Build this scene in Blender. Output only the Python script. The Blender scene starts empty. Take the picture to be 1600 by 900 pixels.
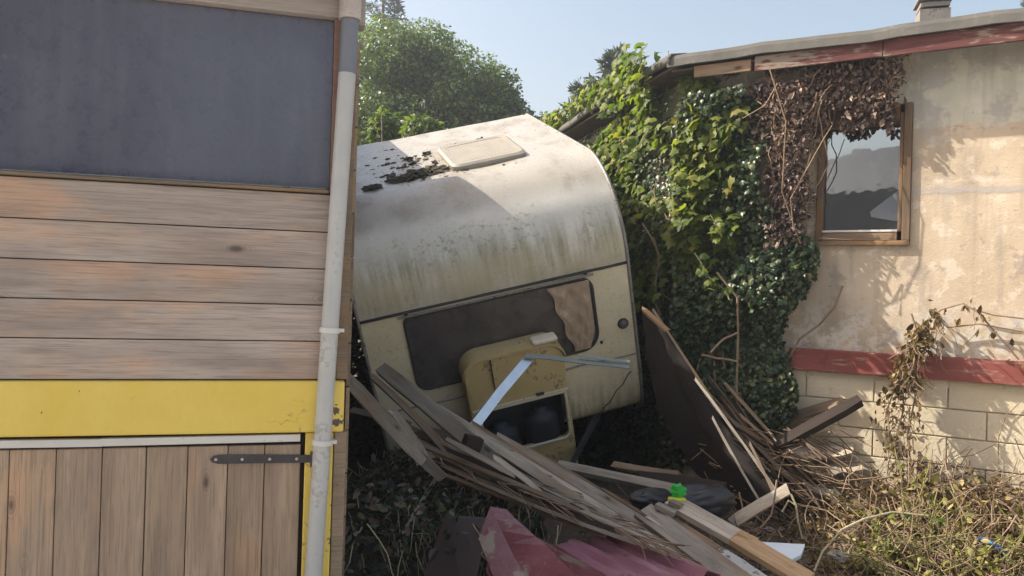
import bpy, math, random
import numpy as np
from mathutils import Vector, Matrix

sc = bpy.context.scene
RNG = np.random.default_rng(7)
random.seed(7)
rad = math.radians

# ------------------------------------------------------------------ camera
F = 1250.0
TH, PIT = rad(1.7), rad(0.3)
EYE = Vector((0, 0, 1.55))
_f = Vector((0, math.cos(PIT), math.sin(PIT)))
_r = Vector((math.cos(TH), 0, math.sin(TH)))
_u = _r.cross(_f).normalized()
_r = _f.cross(_u)
cam = bpy.data.cameras.new('camera')
cam.sensor_width = 36; cam.lens = 36 * F / 1600
cam.clip_start = 0.05; cam.clip_end = 2000
camo = bpy.data.objects.new('camera', cam)
sc.collection.objects.link(camo)
camo.matrix_world = Matrix(((_r.x, _u.x, -_f.x, EYE.x), (_r.y, _u.y, -_f.y, EYE.y), (_r.z, _u.z, -_f.z, EYE.z), (0, 0, 0, 1)))
sc.camera = camo

# ------------------------------------------------------------------ sky, sun, exposure
SUN_EL = rad(41)
SAZ = Vector((-0.99, 0.13, 0)).normalized()
SUN = Vector((SAZ.x * math.cos(SUN_EL), SAZ.y * math.cos(SUN_EL), math.sin(SUN_EL)))
w = bpy.data.worlds.new('World'); sc.world = w; w.use_nodes = True
nt = w.node_tree
sky = nt.nodes.new('ShaderNodeTexSky'); sky.sky_type = 'NISHITA'; sky.sun_disc = False
sky.sun_elevation = SUN_EL; sky.sun_rotation = math.atan2(SAZ.x, SAZ.y)
sky.air_density = 1.2; sky.dust_density = 3.5; sky.ozone_density = 1.0
bg = nt.nodes['Background']; bg.inputs['Strength'].default_value = 0.10
tint = nt.nodes.new('ShaderNodeMix'); tint.data_type = 'RGBA'; tint.blend_type = 'MULTIPLY'; tint.inputs[0].default_value = 1
tint.inputs[7].default_value = (.93, .835, .75, 1)
nt.links.new(sky.outputs[0], tint.inputs[6]); nt.links.new(tint.outputs[2], bg.inputs[0])
sl = bpy.data.lights.new('sun', 'SUN'); sl.energy = 3.0; sl.angle = rad(0.5); sl.color = (1.0, 0.93, 0.82)
so = bpy.data.objects.new('sun', sl); sc.collection.objects.link(so)
so.rotation_euler = SUN.to_track_quat('Z', 'Y').to_euler()
sc.view_settings.view_transform = 'Standard'; sc.view_settings.look = 'None'
sc.view_settings.gamma = 1; sc.view_settings.exposure = 1.60; sc.view_settings.use_curve_mapping = False

# ------------------------------------------------------------------ node helpers
class G:
    def __init__(s, name, rough=0.8, spec=0.3):
        s.m = bpy.data.materials.new(name); s.m.use_nodes = True
        s.t = s.m.node_tree; s.n = s.t.nodes
        s.b = s.n['Principled BSDF']; s.out = s.n['Material Output']
        s.b.inputs['Roughness'].default_value = rough
        s.b.inputs['Specular IOR Level'].default_value = spec
    def new(s, t): return s.n.new(t)
    def put(s, sock, v):
        if isinstance(v, bpy.types.NodeSocket): s.t.links.new(v, sock)
        elif isinstance(v, (tuple, list)) and len(v) == 3 and sock.type == 'RGBA': sock.default_value = (*v, 1)
        else: sock.default_value = v
    def obj(s): return s.new('ShaderNodeTexCoord').outputs['Object']
    def mp(s, v, sc=(1, 1, 1), loc=(0, 0, 0), rot=(0, 0, 0)):
        n = s.new('ShaderNodeMapping'); s.put(n.inputs[0], v)
        n.inputs['Scale'].default_value = sc; s.put(n.inputs['Location'], loc); n.inputs['Rotation'].default_value = rot
        return n.outputs[0]
    def jit(s, v, amt=37.0):
        i = s.new('ShaderNodeObjectInfo'); m = s.new('ShaderNodeVectorMath'); m.operation = 'MULTIPLY_ADD'
        s.put(m.inputs[0], i.outputs['Random']); m.inputs[1].default_value = (amt, amt * .73, amt * .41); s.put(m.inputs[2], v)
        return m.outputs[0]
    def rnd(s): return s.new('ShaderNodeObjectInfo').outputs['Random']
    def noise(s, v, scale=5, detail=6, rough=.55, dist=0):
        n = s.new('ShaderNodeTexNoise'); s.put(n.inputs['Vector'], v)
        n.inputs['Scale'].default_value = scale; n.inputs['Detail'].default_value = detail
        n.inputs['Roughness'].default_value = rough; n.inputs['Distortion'].default_value = dist
        return n.outputs['Fac']
    def voro(s, v, scale=5, feat='F1'):
        n = s.new('ShaderNodeTexVoronoi'); s.put(n.inputs['Vector'], v); n.feature = feat
        n.inputs['Scale'].default_value = scale
        return n.outputs['Distance']
    def ramp(s, f, *st):
        n = s.new('ShaderNodeValToRGB'); s.put(n.inputs[0], f); e = n.color_ramp.elements
        while len(e) < len(st): e.new(0.5)
        for q, (p, c) in zip(e, st):
            q.position = p; q.color = (c, c, c, 1) if isinstance(c, (int, float)) else (*c, 1)
        return n.outputs[0]
    def mix(s, f, a, b, bl='MIX'):
        n = s.new('ShaderNodeMix'); n.data_type = 'RGBA'; n.blend_type = bl
        s.put(n.inputs[0], f); s.put(n.inputs[6], a); s.put(n.inputs[7], b)
        return n.outputs[2]
    def math(s, op, a, b=0.5, c=None):
        n = s.new('ShaderNodeMath'); n.operation = op; s.put(n.inputs[0], a); s.put(n.inputs[1], b)
        if c is not None: s.put(n.inputs[2], c)
        return n.outputs[0]
    def xyz(s, v):
        n = s.new('ShaderNodeSeparateXYZ'); s.put(n.inputs[0], v); return n.outputs
    def band(s, v, a, b, soft):           # 1 between a and b
        m = s.new('ShaderNodeMapRange'); m.interpolation_type = 'SMOOTHSTEP'; s.put(m.inputs[0], v)
        m.inputs[1].default_value = a - soft; m.inputs[2].default_value = a + soft
        k = s.new('ShaderNodeMapRange'); k.interpolation_type = 'SMOOTHSTEP'; s.put(k.inputs[0], v)
        k.inputs[1].default_value = b - soft; k.inputs[2].default_value = b + soft; k.inputs[3].default_value = 1; k.inputs[4].default_value = 0
        return s.math('MULTIPLY', m.outputs[0], k.outputs[0])
    def col(s, c): s.put(s.b.inputs['Base Color'], c)
    def rough(s, c): s.put(s.b.inputs['Roughness'], c)
    def bump(s, h, st=.3, d=.01):
        n = s.new('ShaderNodeBump'); s.put(n.inputs['Height'], h); n.inputs['Strength'].default_value = st
        n.inputs['Distance'].default_value = d; s.t.links.new(n.outputs[0], s.b.inputs['Normal'])

def wood(name, a, b, dark, warm=None, knots=True, rough=.85, stain=.5, sc=1.0, vary=.25):
    g = G(name, rough, .2); v = g.jit(g.obj())
    fine = g.noise(g.mp(v, (5 * sc, 170 * sc, 170 * sc)), 1.0, 8, .7, .5)
    med = g.noise(g.mp(v, (.9 * sc, 14 * sc, 14 * sc)), 1.0, 4, .5, 1.2)
    big = g.noise(g.mp(v, (1.6, 4, 4)), 1.0, 4, .55)
    c = g.mix(g.ramp(med, (.3, 0.), (.7, 1.)), a, b)
    if warm: c = g.mix(g.ramp(big, (.50, 0.), (.64, 1.)), c, warm)
    c = g.mix(g.math('MULTIPLY', g.ramp(fine, (.36, 1.), (.52, 0.)), .6), c, dark)
    c = g.mix(g.math('MULTIPLY', g.ramp(g.noise(g.mp(v, (1.5, 6, 6), (3, 1, 2)), 1, 4), (.45, 0.), (.75, 1.)), stain), c, dark)
    if knots:
        k = g.voro(g.mp(v, (3.4, 8, 8)), 1.0)
        ring = g.math('SINE', g.math('MULTIPLY', k, 120.))
        km = g.ramp(k, (.05, 1.), (.12, 0.))
        c = g.mix(g.math('MULTIPLY', g.ramp(k, (.10, .5), (.24, 0.)), g.math('MULTIPLY_ADD', ring, .5, .5)), c, dark)
        c = g.mix(g.math('MULTIPLY', km, .8), c, tuple(x * .45 for x in dark))
    hs = g.new('ShaderNodeHueSaturation'); g.put(hs.inputs['Color'], c)
    g.put(hs.inputs['Value'], g.math('MULTIPLY_ADD', g.rnd(), vary * 2, 1 - vary)); g.col(hs.outputs[0])
    g.bump(g.math('ADD', fine, g.math('MULTIPLY', med, .6)), .45, .004)
    return g.m

def leafmat(name, stops, trans=.35, rough=.45, spec=.4, tcol=None):
    g = G(name, rough, spec)
    geo = g.new('ShaderNodeNewGeometry')
    r = g.math('FRACT', g.math('ADD', geo.outputs['Random Per Island'], g.rnd()))
    c = g.ramp(r, *stops)
    lv = g.noise(g.obj(), 2.2, 3)
    c = g.mix(.55, c, g.mix(g.ramp(lv, (.35, 0.), (.65, 1.)), (.75, .8, .9), (1.15, 1.1, .8)), 'MULTIPLY')
    g.col(c)
    tr = g.new('ShaderNodeBsdfTranslucent'); g.put(tr.inputs[0], g.mix(1.0, c, tcol or (1.35, 1.5, .55), 'MULTIPLY'))
    ms = g.new('ShaderNodeMixShader'); ms.inputs[0].default_value = trans
    g.t.links.new(g.b.outputs[0], ms.inputs[1]); g.t.links.new(tr.outputs[0], ms.inputs[2]); g.t.links.new(ms.outputs[0], g.out.inputs[0])
    return g.m

# ------------------------------------------------------------------ materials
M = {}
M['plank'] = wood('weathered_cladding', (.41, .335, .285), (.53, .445, .385), (.20, .165, .145), (.60, .40, .28), stain=.7, vary=.12)
M['door_wood'] = wood('weathered_door_boards', (.39, .285, .20), (.50, .375, .265), (.18, .145, .12), (.56, .36, .225), stain=.75, vary=.14)
M['post_wood'] = wood('post_wood', (.25, .19, .135), (.34, .26, .18), (.13, .10, .075), (.36, .24, .14), stain=.5)
M['jamb'] = wood('reddish_jamb', (.20, .12, .085), (.26, .16, .115), (.12, .075, .055), None, False, stain=.2)
M['grey_board'] = wood('silver_grey_board', (.33, .285, .225), (.47, .41, .33), (.12, .10, .08), (.33, .25, .17), True, .9, .75, vary=.5)
M['brown_board'] = wood('brown_board', (.20, .145, .095), (.30, .22, .15), (.07, .05, .035), (.30, .19, .11), True, .9, .55, vary=.3)
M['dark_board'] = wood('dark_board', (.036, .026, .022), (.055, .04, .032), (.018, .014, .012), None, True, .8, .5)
M['fresh_wood'] = wood('fresh_orange_wood', (.46, .29, .155), (.56, .38, .22), (.26, .165, .09), (.58, .40, .24), True, .8, .2, vary=.05)
M['frame_wood'] = wood('window_frame_wood', (.16, .105, .065), (.24, .17, .115), (.07, .045, .03), (.27, .16, .08), True, .75, .7)
M['lintel'] = wood('lintel_board', (.42, .37, .34), (.50, .44, .40), (.30, .26, .23), None, False, .8, .2)
M['soffit'] = wood('soffit_boards', (.10, .08, .07), (.14, .11, .09), (.05, .04, .035), None, False, .8, .4)

g = G('yellow_paint', .55, .3); v = g.obj()
n1 = g.noise(v, 4, 5); n2 = g.noise(v, 40, 4); x = g.xyz(v)
c = g.mix(g.ramp(n1, (.35, 0.), (.7, 1.)), (.80, .58, .11), (.84, .64, .16))
c = g.mix(g.ramp(g.noise(v, 13, 9, .75), (.62, 0.), (.72, .55)), c, (.58, .42, .10))
cr = g.math('MULTIPLY', g.band(g.voro(g.mp(g.mix(.12, v, g.mix(g.noise(v, 22, 4), (0, 0, 0), (1, 1, 1))), (4, 4, 11)), 1.0, 'DISTANCE_TO_EDGE'), -1, .012, .006), g.band(x[0], .86, 1.2, .05)); c = g.mix(g.math('MULTIPLY', cr, g.ramp(g.noise(v, 6, 3), (.45, 0.), (.55, .65))), c, (.3, .21, .07))
chip = g.math('GREATER_THAN', g.math('ADD', g.noise(v, 17, 6, .6), g.math('MULTIPLY', g.band(x[0], 1.09, 1.6, .03), .16)), .735)
c = g.mix(chip, c, (.13, .10, .07)); g.col(c); g.bump(g.math('ADD', n2, g.math('MULTIPLY', n1, 2.0)), .5, .006); M['yellow'] = g.m

def paint(name, c1, c2, rough=.5, spec=.4, worn=None, wthr=.6, nsc=6, bump=.2, metal=0):
    g = G(name, rough, spec); v = g.jit(g.obj()); n = g.noise(v, nsc, 6); f = g.noise(v, nsc * 8, 5)
    c = g.mix(g.ramp(n, (.3, 0.), (.7, 1.)), c1, c2)
    if worn:
        c = g.mix(g.ramp(g.math('ADD', g.math('MULTIPLY', n, .6), g.math('MULTIPLY', f, .4)), (wthr - .03, 0.), (wthr + .03, 1.)), c, worn)
    g.col(c); g.bump(f, bump, .003); g.b.inputs['Metallic'].default_value = metal
    return g.m
M['white_trim'] = paint('white_trim', (.62, .60, .56), (.70, .68, .64), .5, .4, (.4, .36, .3), .68)
M['pipe'] = paint('grey_pvc', (.45, .45, .435), (.53, .53, .51), .38, .45, (.38, .375, .345), .60, 6, .08)
M['pipe_dark'] = paint('dark_pvc', (.16, .17, .20), (.19, .20, .23), .45, .4, None, .6, 4, .08)
M['black_iron'] = paint('black_iron', (.03, .03, .035), (.055, .05, .05), .5, .5, (.10, .07, .05), .68, 20)
M['steel'] = paint('screw_steel', (.4, .4, .4), (.5, .5, .5), .35, .5, None, .6, 30, .1, .8)
g = G('dusty_veiled_pane', .30, .6); v = g.obj(); n = g.noise(v, 1.1, 5); f = g.noise(v, 22, 7, .7); st = g.noise(g.mp(v, (14, 1, 1.2)), 1, 6)
c = g.mix(g.ramp(n, (.3, 0.), (.7, 1.)), (.052, .055, .082), (.115, .122, .17))  # blue-grey tone carries veil and sky sheen over a dark opening
c = g.mix(g.math('MULTIPLY', g.ramp(st, (.5, 0.), (.75, 1.)), .35), c, (.20, .20, .23)); c = g.mix(g.ramp(f, (.64, 0.), (.70, .35)), c, (.28, .27, .27)); g.col(c)
g.rough(g.ramp(f, (.35, .22), (.7, .42))); g.bump(n, .05, .01); M['pane_dark'] = g.m
M['zinc'] = paint('galvanised', (.55, .60, .66), (.68, .73, .78), .32, .5, (.42, .46, .5), .66, 12, .1, .85)
M['green_zinc'] = paint('green_grey_metal', (.15, .19, .18), (.2, .24, .23), .45, .5, (.3, .3, .27), .68, 12, .15, .2)
M['locker'] = paint('beige_locker', (.46, .35, .16), (.54, .42, .21), .5, .4, (.25, .19, .10), .60, 5, .1)
M['rim'] = paint('pale_rim', (.62, .56, .42), (.68, .62, .48), .5, .4, (.3, .25, .18), .63, 9, .1)
M['bottle'] = paint('dark_gas_bottle', (.018, .022, .032), (.025, .03, .04), .5, .4, (.1, .08, .06), .68, 6)
M['rubber'] = paint('black_rubber', (.03, .03, .032), (.05, .05, .05), .6, .3)
M['trim_alu'] = paint('dull_aluminium', (.20, .19, .18), (.30, .29, .27), .5, .5, (.08, .07, .06), .58, 14, .2, .3)
M['vent'] = paint('aged_vent_plastic', (.27, .245, .20), (.34, .31, .26), .5, .35, (.36, .30, .2), .62, 7, .15)
M['moss'] = paint('dark_moss', (.055, .05, .038), (.09, .08, .055), .95, .1, (.12, .10, .06), .6, 30, .8)
M['film'] = paint('brown_plastic_film', (.30, .22, .15), (.42, .32, .23), .3, .5, (.5, .42, .33), .6, 9, .3)
M['lens'] = paint('lamp_lens', (.10, .08, .08), (.14, .11, .11), .35, .5)
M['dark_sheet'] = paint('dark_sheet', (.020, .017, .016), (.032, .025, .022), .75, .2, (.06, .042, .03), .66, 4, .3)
g = G('maroon_sheet', .42, .45); v = g.obj(); n = g.noise(v, 3.5, 7, .65, .6); f = g.noise(g.mp(v, (4, 25, 25)), 1, 6)
c = g.mix(g.ramp(n, (.35, 0.), (.65, 1.)), (.15, .035, .045), (.22, .065, .08))
c = g.mix(g.ramp(g.noise(v, 5, 8, .62), (.53, 0.), (.57, .8)), c, (.27, .225, .165))
c = g.mix(g.ramp(g.noise(g.mp(v, (60, 4, 30), (3, 2, 1), (0, 0, .7)), 1, 5), (.66, 0.), (.70, .6)), c, (.38, .26, .26))
c = g.mix(g.ramp(g.noise(v, 60, 5, .7), (.58, 0.), (.68, .5)), c, (.34, .22, .22)); g.col(c)
g.rough(g.ramp(n, (.3, .26), (.7, .42))); g.b.inputs['Specular IOR Level'].default_value = .65; g.bump(f, .15, .002); M['red_sheet'] = g.m
M['pink_sheet'] = paint('sky_sheen_sheet', (.31, .125, .155), (.40, .19, .225), .34, .6, (.25, .09, .11), .60, 4, .15)  # pink tone paints the sky sheen onto the maroon metal
M['brown_panel'] = paint('dark_brown_panel', (.050, .034, .030), (.068, .046, .04), .5, .3, None, .6, 3)
M['foam'] = paint('pale_foam', (.62, .70, .76), (.70, .77, .82), .8, .2, (.5, .52, .5), .68, 8)
M['green_toy'] = paint('bright_green_plastic', (.025, .40, .05), (.04, .50, .08), .5, .4, (.12, .25, .08), .64, 14)
M['yellow_toy'] = paint('yellow_plastic', (.55, .55, .04), (.65, .62, .06), .4, .5)
M['sack'] = paint('black_sack', (.022, .022, .026), (.05, .05, .055), .42, .5, (.15, .13, .11), .62, 4, .4)
M['blue_scrap'] = paint('blue_plastic', (.05, .17, .42), (.12, .28, .52), .45, .4, (.4, .45, .5), .62, 12)
M['white_flake'] = paint('white_flakes', (.6, .6, .58), (.68, .68, .66), .8, .2, (.35, .33, .3), .6, 20)
M['flaking'] = paint('flaking_white', (.42, .41, .38), (.55, .54, .50), .8, .2, (.16, .13, .10), .52, 7, .5)
M['stone'] = paint('stone', (.28, .25, .21), (.36, .33, .28), .9, .2, (.18, .15, .12), .6, 20, .5)
M['plate_white'] = paint('pale_grey_wedge', (.12, .14, .16), (.17, .19, .21), .4, .4)
M['void'] = paint('dark_room', (.03, .035, .04), (.045, .05, .055), .9, .1)
M['bark'] = paint('bark', (.10, .08, .06), (.16, .13, .10), .95, .1, (.05, .04, .03), .55, 9, .7)
M['dry_stem'] = paint('dry_stem', (.22, .15, .10), (.34, .25, .17), .9, .15, None, .6, 12, .3)
M['pale_stem'] = paint('pale_stem', (.38, .33, .2), (.48, .42, .28), .85, .15, None, .6, 12, .3)
M['green_stem'] = paint('green_stem', (.17, .175, .06), (.27, .26, .09), .7, .2, None, .6, 12, .3)

# glass of the right window
g = G('window_glass', .04, .5); g.col((.02, .026, .03)); v = g.obj()
gl = g.new('ShaderNodeBsdfGlossy'); gl.inputs[0].default_value = (.82, .88, .92, 1); g.put(gl.inputs['Roughness'], g.ramp(g.noise(v, 5, 5), (.4, .015), (.7, .05)))
bq = g.new('ShaderNodeBump'); g.put(bq.inputs['Height'], g.noise(v, 2.6, 3)); bq.inputs['Strength'].default_value = .10; bq.inputs['Distance'].default_value = .02; g.t.links.new(bq.outputs[0], gl.inputs['Normal'])
g.col(g.mix(g.ramp(g.noise(g.mp(v, (5, 5, 3)), 1, 8, .7), (.50, 0.), (.68, .55)), (.02, .026, .03), (.16, .165, .16)))
ms = g.new('ShaderNodeMixShader'); ms.inputs[0].default_value = .40
g.t.links.new(g.b.outputs[0], ms.inputs[1]); g.t.links.new(gl.outputs[0], ms.inputs[2]); g.t.links.new(ms.outputs[0], g.out.inputs[0])
M['glass'] = g.m
# smoked caravan window
g = G('smoked_caravan_pane', .22, .5); v = g.obj(); n = g.noise(g.mp(v, (3, 3, 1)), 1.2, 5)
g.col(g.mix(g.ramp(n, (.35, 0.), (.7, 1.)), (.055, .050, .050), (.115, .098, .085)))
g.rough(g.ramp(g.noise(v, 9, 5), (.35, .18), (.7, .45))); M['smoke'] = g.m

# plaster
g = G('old_plaster', .92, .15); v = g.obj(); x = g.xyz(v)
n = g.noise(v, 1.6, 7, .6); m2 = g.noise(v, 7, 8, .62); f = g.noise(v, 60, 4); st = g.noise(g.mp(v, (9, 9, 1.1)), 1, 6)
c = g.mix(g.ramp(n, (.35, 0.), (.65, 1.)), (.43, .34, .24), (.60, .495, .37))
c = g.mix(g.ramp(m2, (.55, 0.), (.60, .75)), c, (.64, .56, .45))
c = g.mix(g.ramp(g.noise(g.mp(v, (1, 1, 1), (5, 2, 9)), 4.5, 9, .7), (.57, 0.), (.60, .7)), c, (.35, .29, .24))
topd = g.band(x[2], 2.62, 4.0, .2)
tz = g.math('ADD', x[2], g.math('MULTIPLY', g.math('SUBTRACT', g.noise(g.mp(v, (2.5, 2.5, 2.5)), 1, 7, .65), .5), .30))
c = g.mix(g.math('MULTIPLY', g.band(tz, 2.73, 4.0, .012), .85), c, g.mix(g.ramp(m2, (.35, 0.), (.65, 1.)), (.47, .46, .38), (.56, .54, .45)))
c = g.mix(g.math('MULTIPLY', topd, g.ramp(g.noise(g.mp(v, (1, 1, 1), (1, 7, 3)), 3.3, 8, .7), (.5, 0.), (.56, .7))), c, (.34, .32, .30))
c = g.mix(g.math('MULTIPLY', g.ramp(st, (.50, 0.), (.64, 1.)), .5), c, (.33, .28, .22))
wz = g.math('ADD', x[2], g.math('MULTIPLY', g.noise(g.mp(v, (6, 6, 2)), 1, 4), .06))
c = g.mix(g.math('MULTIPLY', g.band(wz, 2.318, 2.362, .010), g.ramp(m2, (.3, .45), (.6, .95))), c, (.40, .36, .33))
c = g.mix(g.math('MULTIPLY', g.band(wz, 2.365, 2.43, .015), g.ramp(m2, (.45, 0.), (.60, .6))), c, (.60, .53, .44))
low = g.band(x[2], .8, 1.5, .14)
c = g.mix(g.math('MULTIPLY', low, g.ramp(g.noise(v, 8, 8, .7), (.48, 0.), (.54, .8))), c, (.62, .57, .49))
c = g.mix(g.math('MULTIPLY', low, g.ramp(g.noise(g.mp(v, (1, 1, 1), (8, 3, 1)), 5, 8, .7), (.56, 0.), (.61, .8))), c, (.40, .37, .35))
g.col(c); g.bump(g.math('ADD', g.math('ADD', g.math('MULTIPLY', m2, 2.), f), g.math('MULTIPLY', g.band(wz, 2.318, 2.40, .012), .6)), .28, .009); M['plaster'] = g.m
g = G('painted_block', .85, .2); v = g.jit(g.obj()); n = g.noise(v, 3, 6); f = g.noise(v, 50, 5)
c = g.mix(g.ramp(n, (.3, 0.), (.7, 1.)), (.60, .50, .34), (.68, .59, .43))
c = g.mix(g.ramp(g.noise(v, 9, 8, .7), (.58, 0.), (.66, .6)), c, (.42, .33, .2))
c = g.mix(g.math('MULTIPLY', g.rnd(), .35), c, (.66, .60, .47)); g.col(c); g.bump(f, .6, .006); M['block'] = g.m
M['mortar'] = paint('mortar', (.42, .35, .25), (.50, .42, .3), .95, .1, None, .6, 10, .5)
g = G('red_paint', .6, .35); v = g.obj(); n = g.noise(g.mp(v, (2, 8, 8)), 1, 6); f = g.noise(g.mp(v, (5, 30, 30)), 1, 7, .65)
c = g.mix(g.ramp(n, (.3, 0.), (.7, 1.)), (.21, .052, .045), (.28, .085, .068))
c = g.mix(g.ramp(f, (.56, 0.), (.63, .75)), c, (.36, .24, .19)); c = g.mix(g.ramp(g.noise(v, 6, 7, .7), (.58, 0.), (.64, .6)), c, (.14, .05, .045)); g.col(c); g.bump(f, .3, .004); M['red'] = g.m
g = G('peeling_fascia', .75, .25); v = g.obj(); x = g.xyz(v); f = g.noise(g.mp(v, (7, 40, 40)), 1, 8, .7); n = g.noise(g.mp(v, (3.5, 6, 12), (4, 4, 4)), 1, 5)
c = g.mix(g.ramp(f, (.35, 0.), (.65, 1.)), (.085, .032, .03), (.145, .055, .047))
pe = g.math('ADD', g.math('ADD', g.math('MULTIPLY', n, .6), g.math('MULTIPLY', f, .4)), g.math('MULTIPLY', g.band(x[0], 1.1, 3.0, .5), .13))
c = g.mix(g.ramp(pe, (.55, 0.), (.60, 1.)), c, g.mix(f, (.13, .095, .075), (.33, .27, .21))); g.col(c); g.bump(f, .5, .005); M['fascia'] = g.m
M['bitumen'] = paint('bitumen_felt', (.105, .10, .092), (.15, .145, .13), .9, .2, (.17, .16, .15), .6, 5, .5)
M['concrete'] = paint('chimney_concrete', (.20, .18, .165), (.27, .245, .225), .9, .2, (.12, .11, .10), .58, 7, .5)

# caravan shell
g = G('caravan_shell', .42, .65); v = g.obj(); x = g.xyz(v)
n = g.noise(v, 2.2, 6); st = g.noise(g.mp(v, (16, 2, 2.2)), 1, 7, .65); f = g.noise(v, 26, 7, .7); sm = g.noise(g.mp(v, (3, 6, 6)), 1, 6)
c = g.mix(g.ramp(n, (.35, 0.), (.65, 1.)), (.58, .56, .49), (.68, .65, .57))
roofm = g.band(x[2], 1.80, 3, .06)
c = g.mix(roofm, c, (.39, .36, .305))
c = g.mix(g.math('MULTIPLY', roofm, g.ramp(g.noise(g.mp(v, (2, 1.2, 1)), 2, 7, .65), (.48, 0.), (.62, .7))), c, (.25, .205, .15))
c = g.mix(g.math('MULTIPLY', roofm, g.ramp(f, (.56, 0.), (.64, .5))), c, (.40, .365, .31))
alg = g.band(x[2], 1.25, 1.60, .13)
c = g.mix(g.math('MULTIPLY', alg, g.ramp(st, (.36, 0.), (.62, .9))), c, (.23, .21, .115))
c = g.mix(g.math('MULTIPLY', g.math('MULTIPLY', g.band(x[2], 1.2, 1.75, .1), g.ramp(g.noise(v, 3.2, 4), (.42, .15), (.58, 1.))), g.ramp(f, (.52, 0.), (.62, .7))), c, (.20, .195, .11))
c = g.mix(g.math('MULTIPLY', g.band(x[2], 1.2, 1.5, .08), g.ramp(g.noise(g.mp(v, (1, 1, 1), (3, 3, 3)), 3, 5), (.35, .15), (.6, .75))), c, (.38, .34, .21))
low = g.band(x[2], -1, 1.22, .01)
c = g.mix(low, c, g.mix(g.ramp(sm, (.35, 0.), (.65, 1.)), (.60, .53, .36), (.68, .61, .43)))
c = g.mix(g.math('MULTIPLY', low, g.ramp(f, (.57, 0.), (.66, .5))), c, (.27, .24, .15))
c = g.mix(g.math('MULTIPLY', g.band(x[2], -1, .30, .2), g.ramp(st, (.4, 0.), (.62, .7))), c, (.27, .23, .14))
g.col(c); g.rough(g.ramp(f, (.35, .22), (.7, .5))); g.bump(g.math('ADD', g.math('MULTIPLY', n, 3.), f), .18, .006); M['shell'] = g.m

# ground
g = G('trodden_dirt', .95, .15); v = g.obj(); x_ = g.xyz(v); n = g.noise(v, 1.3, 8, .6); f = g.noise(v, 24, 8, .7)
c = g.mix(g.ramp(n, (.35, 0.), (.65, 1.)), (.085, .066, .048), (.15, .12, .09))
c = g.mix(g.ramp(f, (.5, 0.), (.66, .8)), c, (.22, .185, .145)); yard = g.math('GREATER_THAN', g.math('ADD', g.math('MULTIPLY', x_[1], -1.0), g.math('MULTIPLY', n, .5)), -3.0)  # yard: unseen pale gravel towards the camera, added to bounce fill light
c = g.mix(yard, c, g.mix(g.ramp(f, (.3, 0.), (.7, 1.)), (.46, .43, .38), (.56, .53, .47))); g.col(c); g.bump(f, .8, .03); M['dirt'] = g.m

# leaves
M['ivy'] = leafmat('ivy_leaf', ((0, (.025, .045, .022)), (.45, (.04, .07, .03)), (.8, (.065, .10, .04)), (.95, (.11, .14, .05)), (1, (.19, .15, .09))), .2, .38, .5)
M['vine'] = leafmat('vine_leaf', ((0, (.05, .08, .02)), (.3, (.10, .145, .03)), (.65, (.17, .205, .04)), (.93, (.23, .25, .05)), (1, (.28, .23, .08))), .5, .5, .3)
M['dead'] = leafmat('dead_leaf', ((0, (.085, .06, .055)), (.4, (.15, .108, .096)), (.75, (.23, .17, .15)), (.92, (.36, .28, .25)), (1, (.5, .42, .36))), .12, .85, .15, (1.3, .95, .7))
M['dry'] = leafmat('dry_leaf', ((0, (.09, .065, .035)), (.4, (.17, .125, .06)), (.75, (.27, .205, .105)), (1, (.42, .34, .2))), .2, .8, .2, (1.3, 1, .6))
M['weed'] = leafmat('weed_leaf', ((0, (.08, .09, .025)), (.4, (.17, .175, .045)), (.7, (.28, .26, .07)), (1, (.42, .36, .15))), .3, .55, .3)
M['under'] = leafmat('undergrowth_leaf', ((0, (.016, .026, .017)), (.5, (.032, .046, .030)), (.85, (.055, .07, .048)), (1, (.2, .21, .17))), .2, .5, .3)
M['shade_leaf'] = leafmat('shade_dark_leaf', ((0, (.010, .016, .011)), (.6, (.018, .028, .018)), (1, (.035, .05, .03))), .1, .6, .2)  # near-black leaf tone holds the shade of the dark gap
M['tree'] = leafmat('tree_leaf', ((0, (.065, .10, .045)), (.45, (.11, .16, .06)), (.8, (.16, .215, .07)), (1, (.22, .27, .09))), .45, .4, .5)
M['shrub'] = leafmat('shrub_leaf', ((0, (.07, .11, .02)), (.45, (.11, .165, .03)), (.8, (.16, .21, .04)), (1, (.22, .25, .06))), .42, .45, .4)
M['spruce'] = leafmat('spruce_needle', ((0, (.04, .06, .045)), (.5, (.06, .085, .06)), (1, (.09, .115, .08))), .25, .6, .3)

# ------------------------------------------------------------------ object helpers
COL = sc.collection
def ray(px, py):
    return _r * ((px - 800) / F) + _u * ((450 - py) / F) + _f
def at(px, py, Y):                     # a point of the place seen at a photo position and Y metres away
    d = ray(px, py); return EYE + d * (Y / d.y)
def link(name, me, mat=None, parent=None, mx=None):
    o = bpy.data.objects.new(name, me)
    COL.objects.link(o)
    if mat is not None and me is not None and not me.materials: me.materials.append(mat)
    if parent is not None: o.parent = parent
    if mx is not None: o.matrix_basis = mx
    return o
def tag(o, label=None, cat=None, group=None, kind=None):
    if label: o['label'] = label
    if cat: o['category'] = cat
    if group: o['group'] = group
    if kind: o['kind'] = kind
    return o
def thing(name, label, cat, mx=None, group=None):
    return tag(link(name, None, None, None, mx), label, cat, group)

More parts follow.
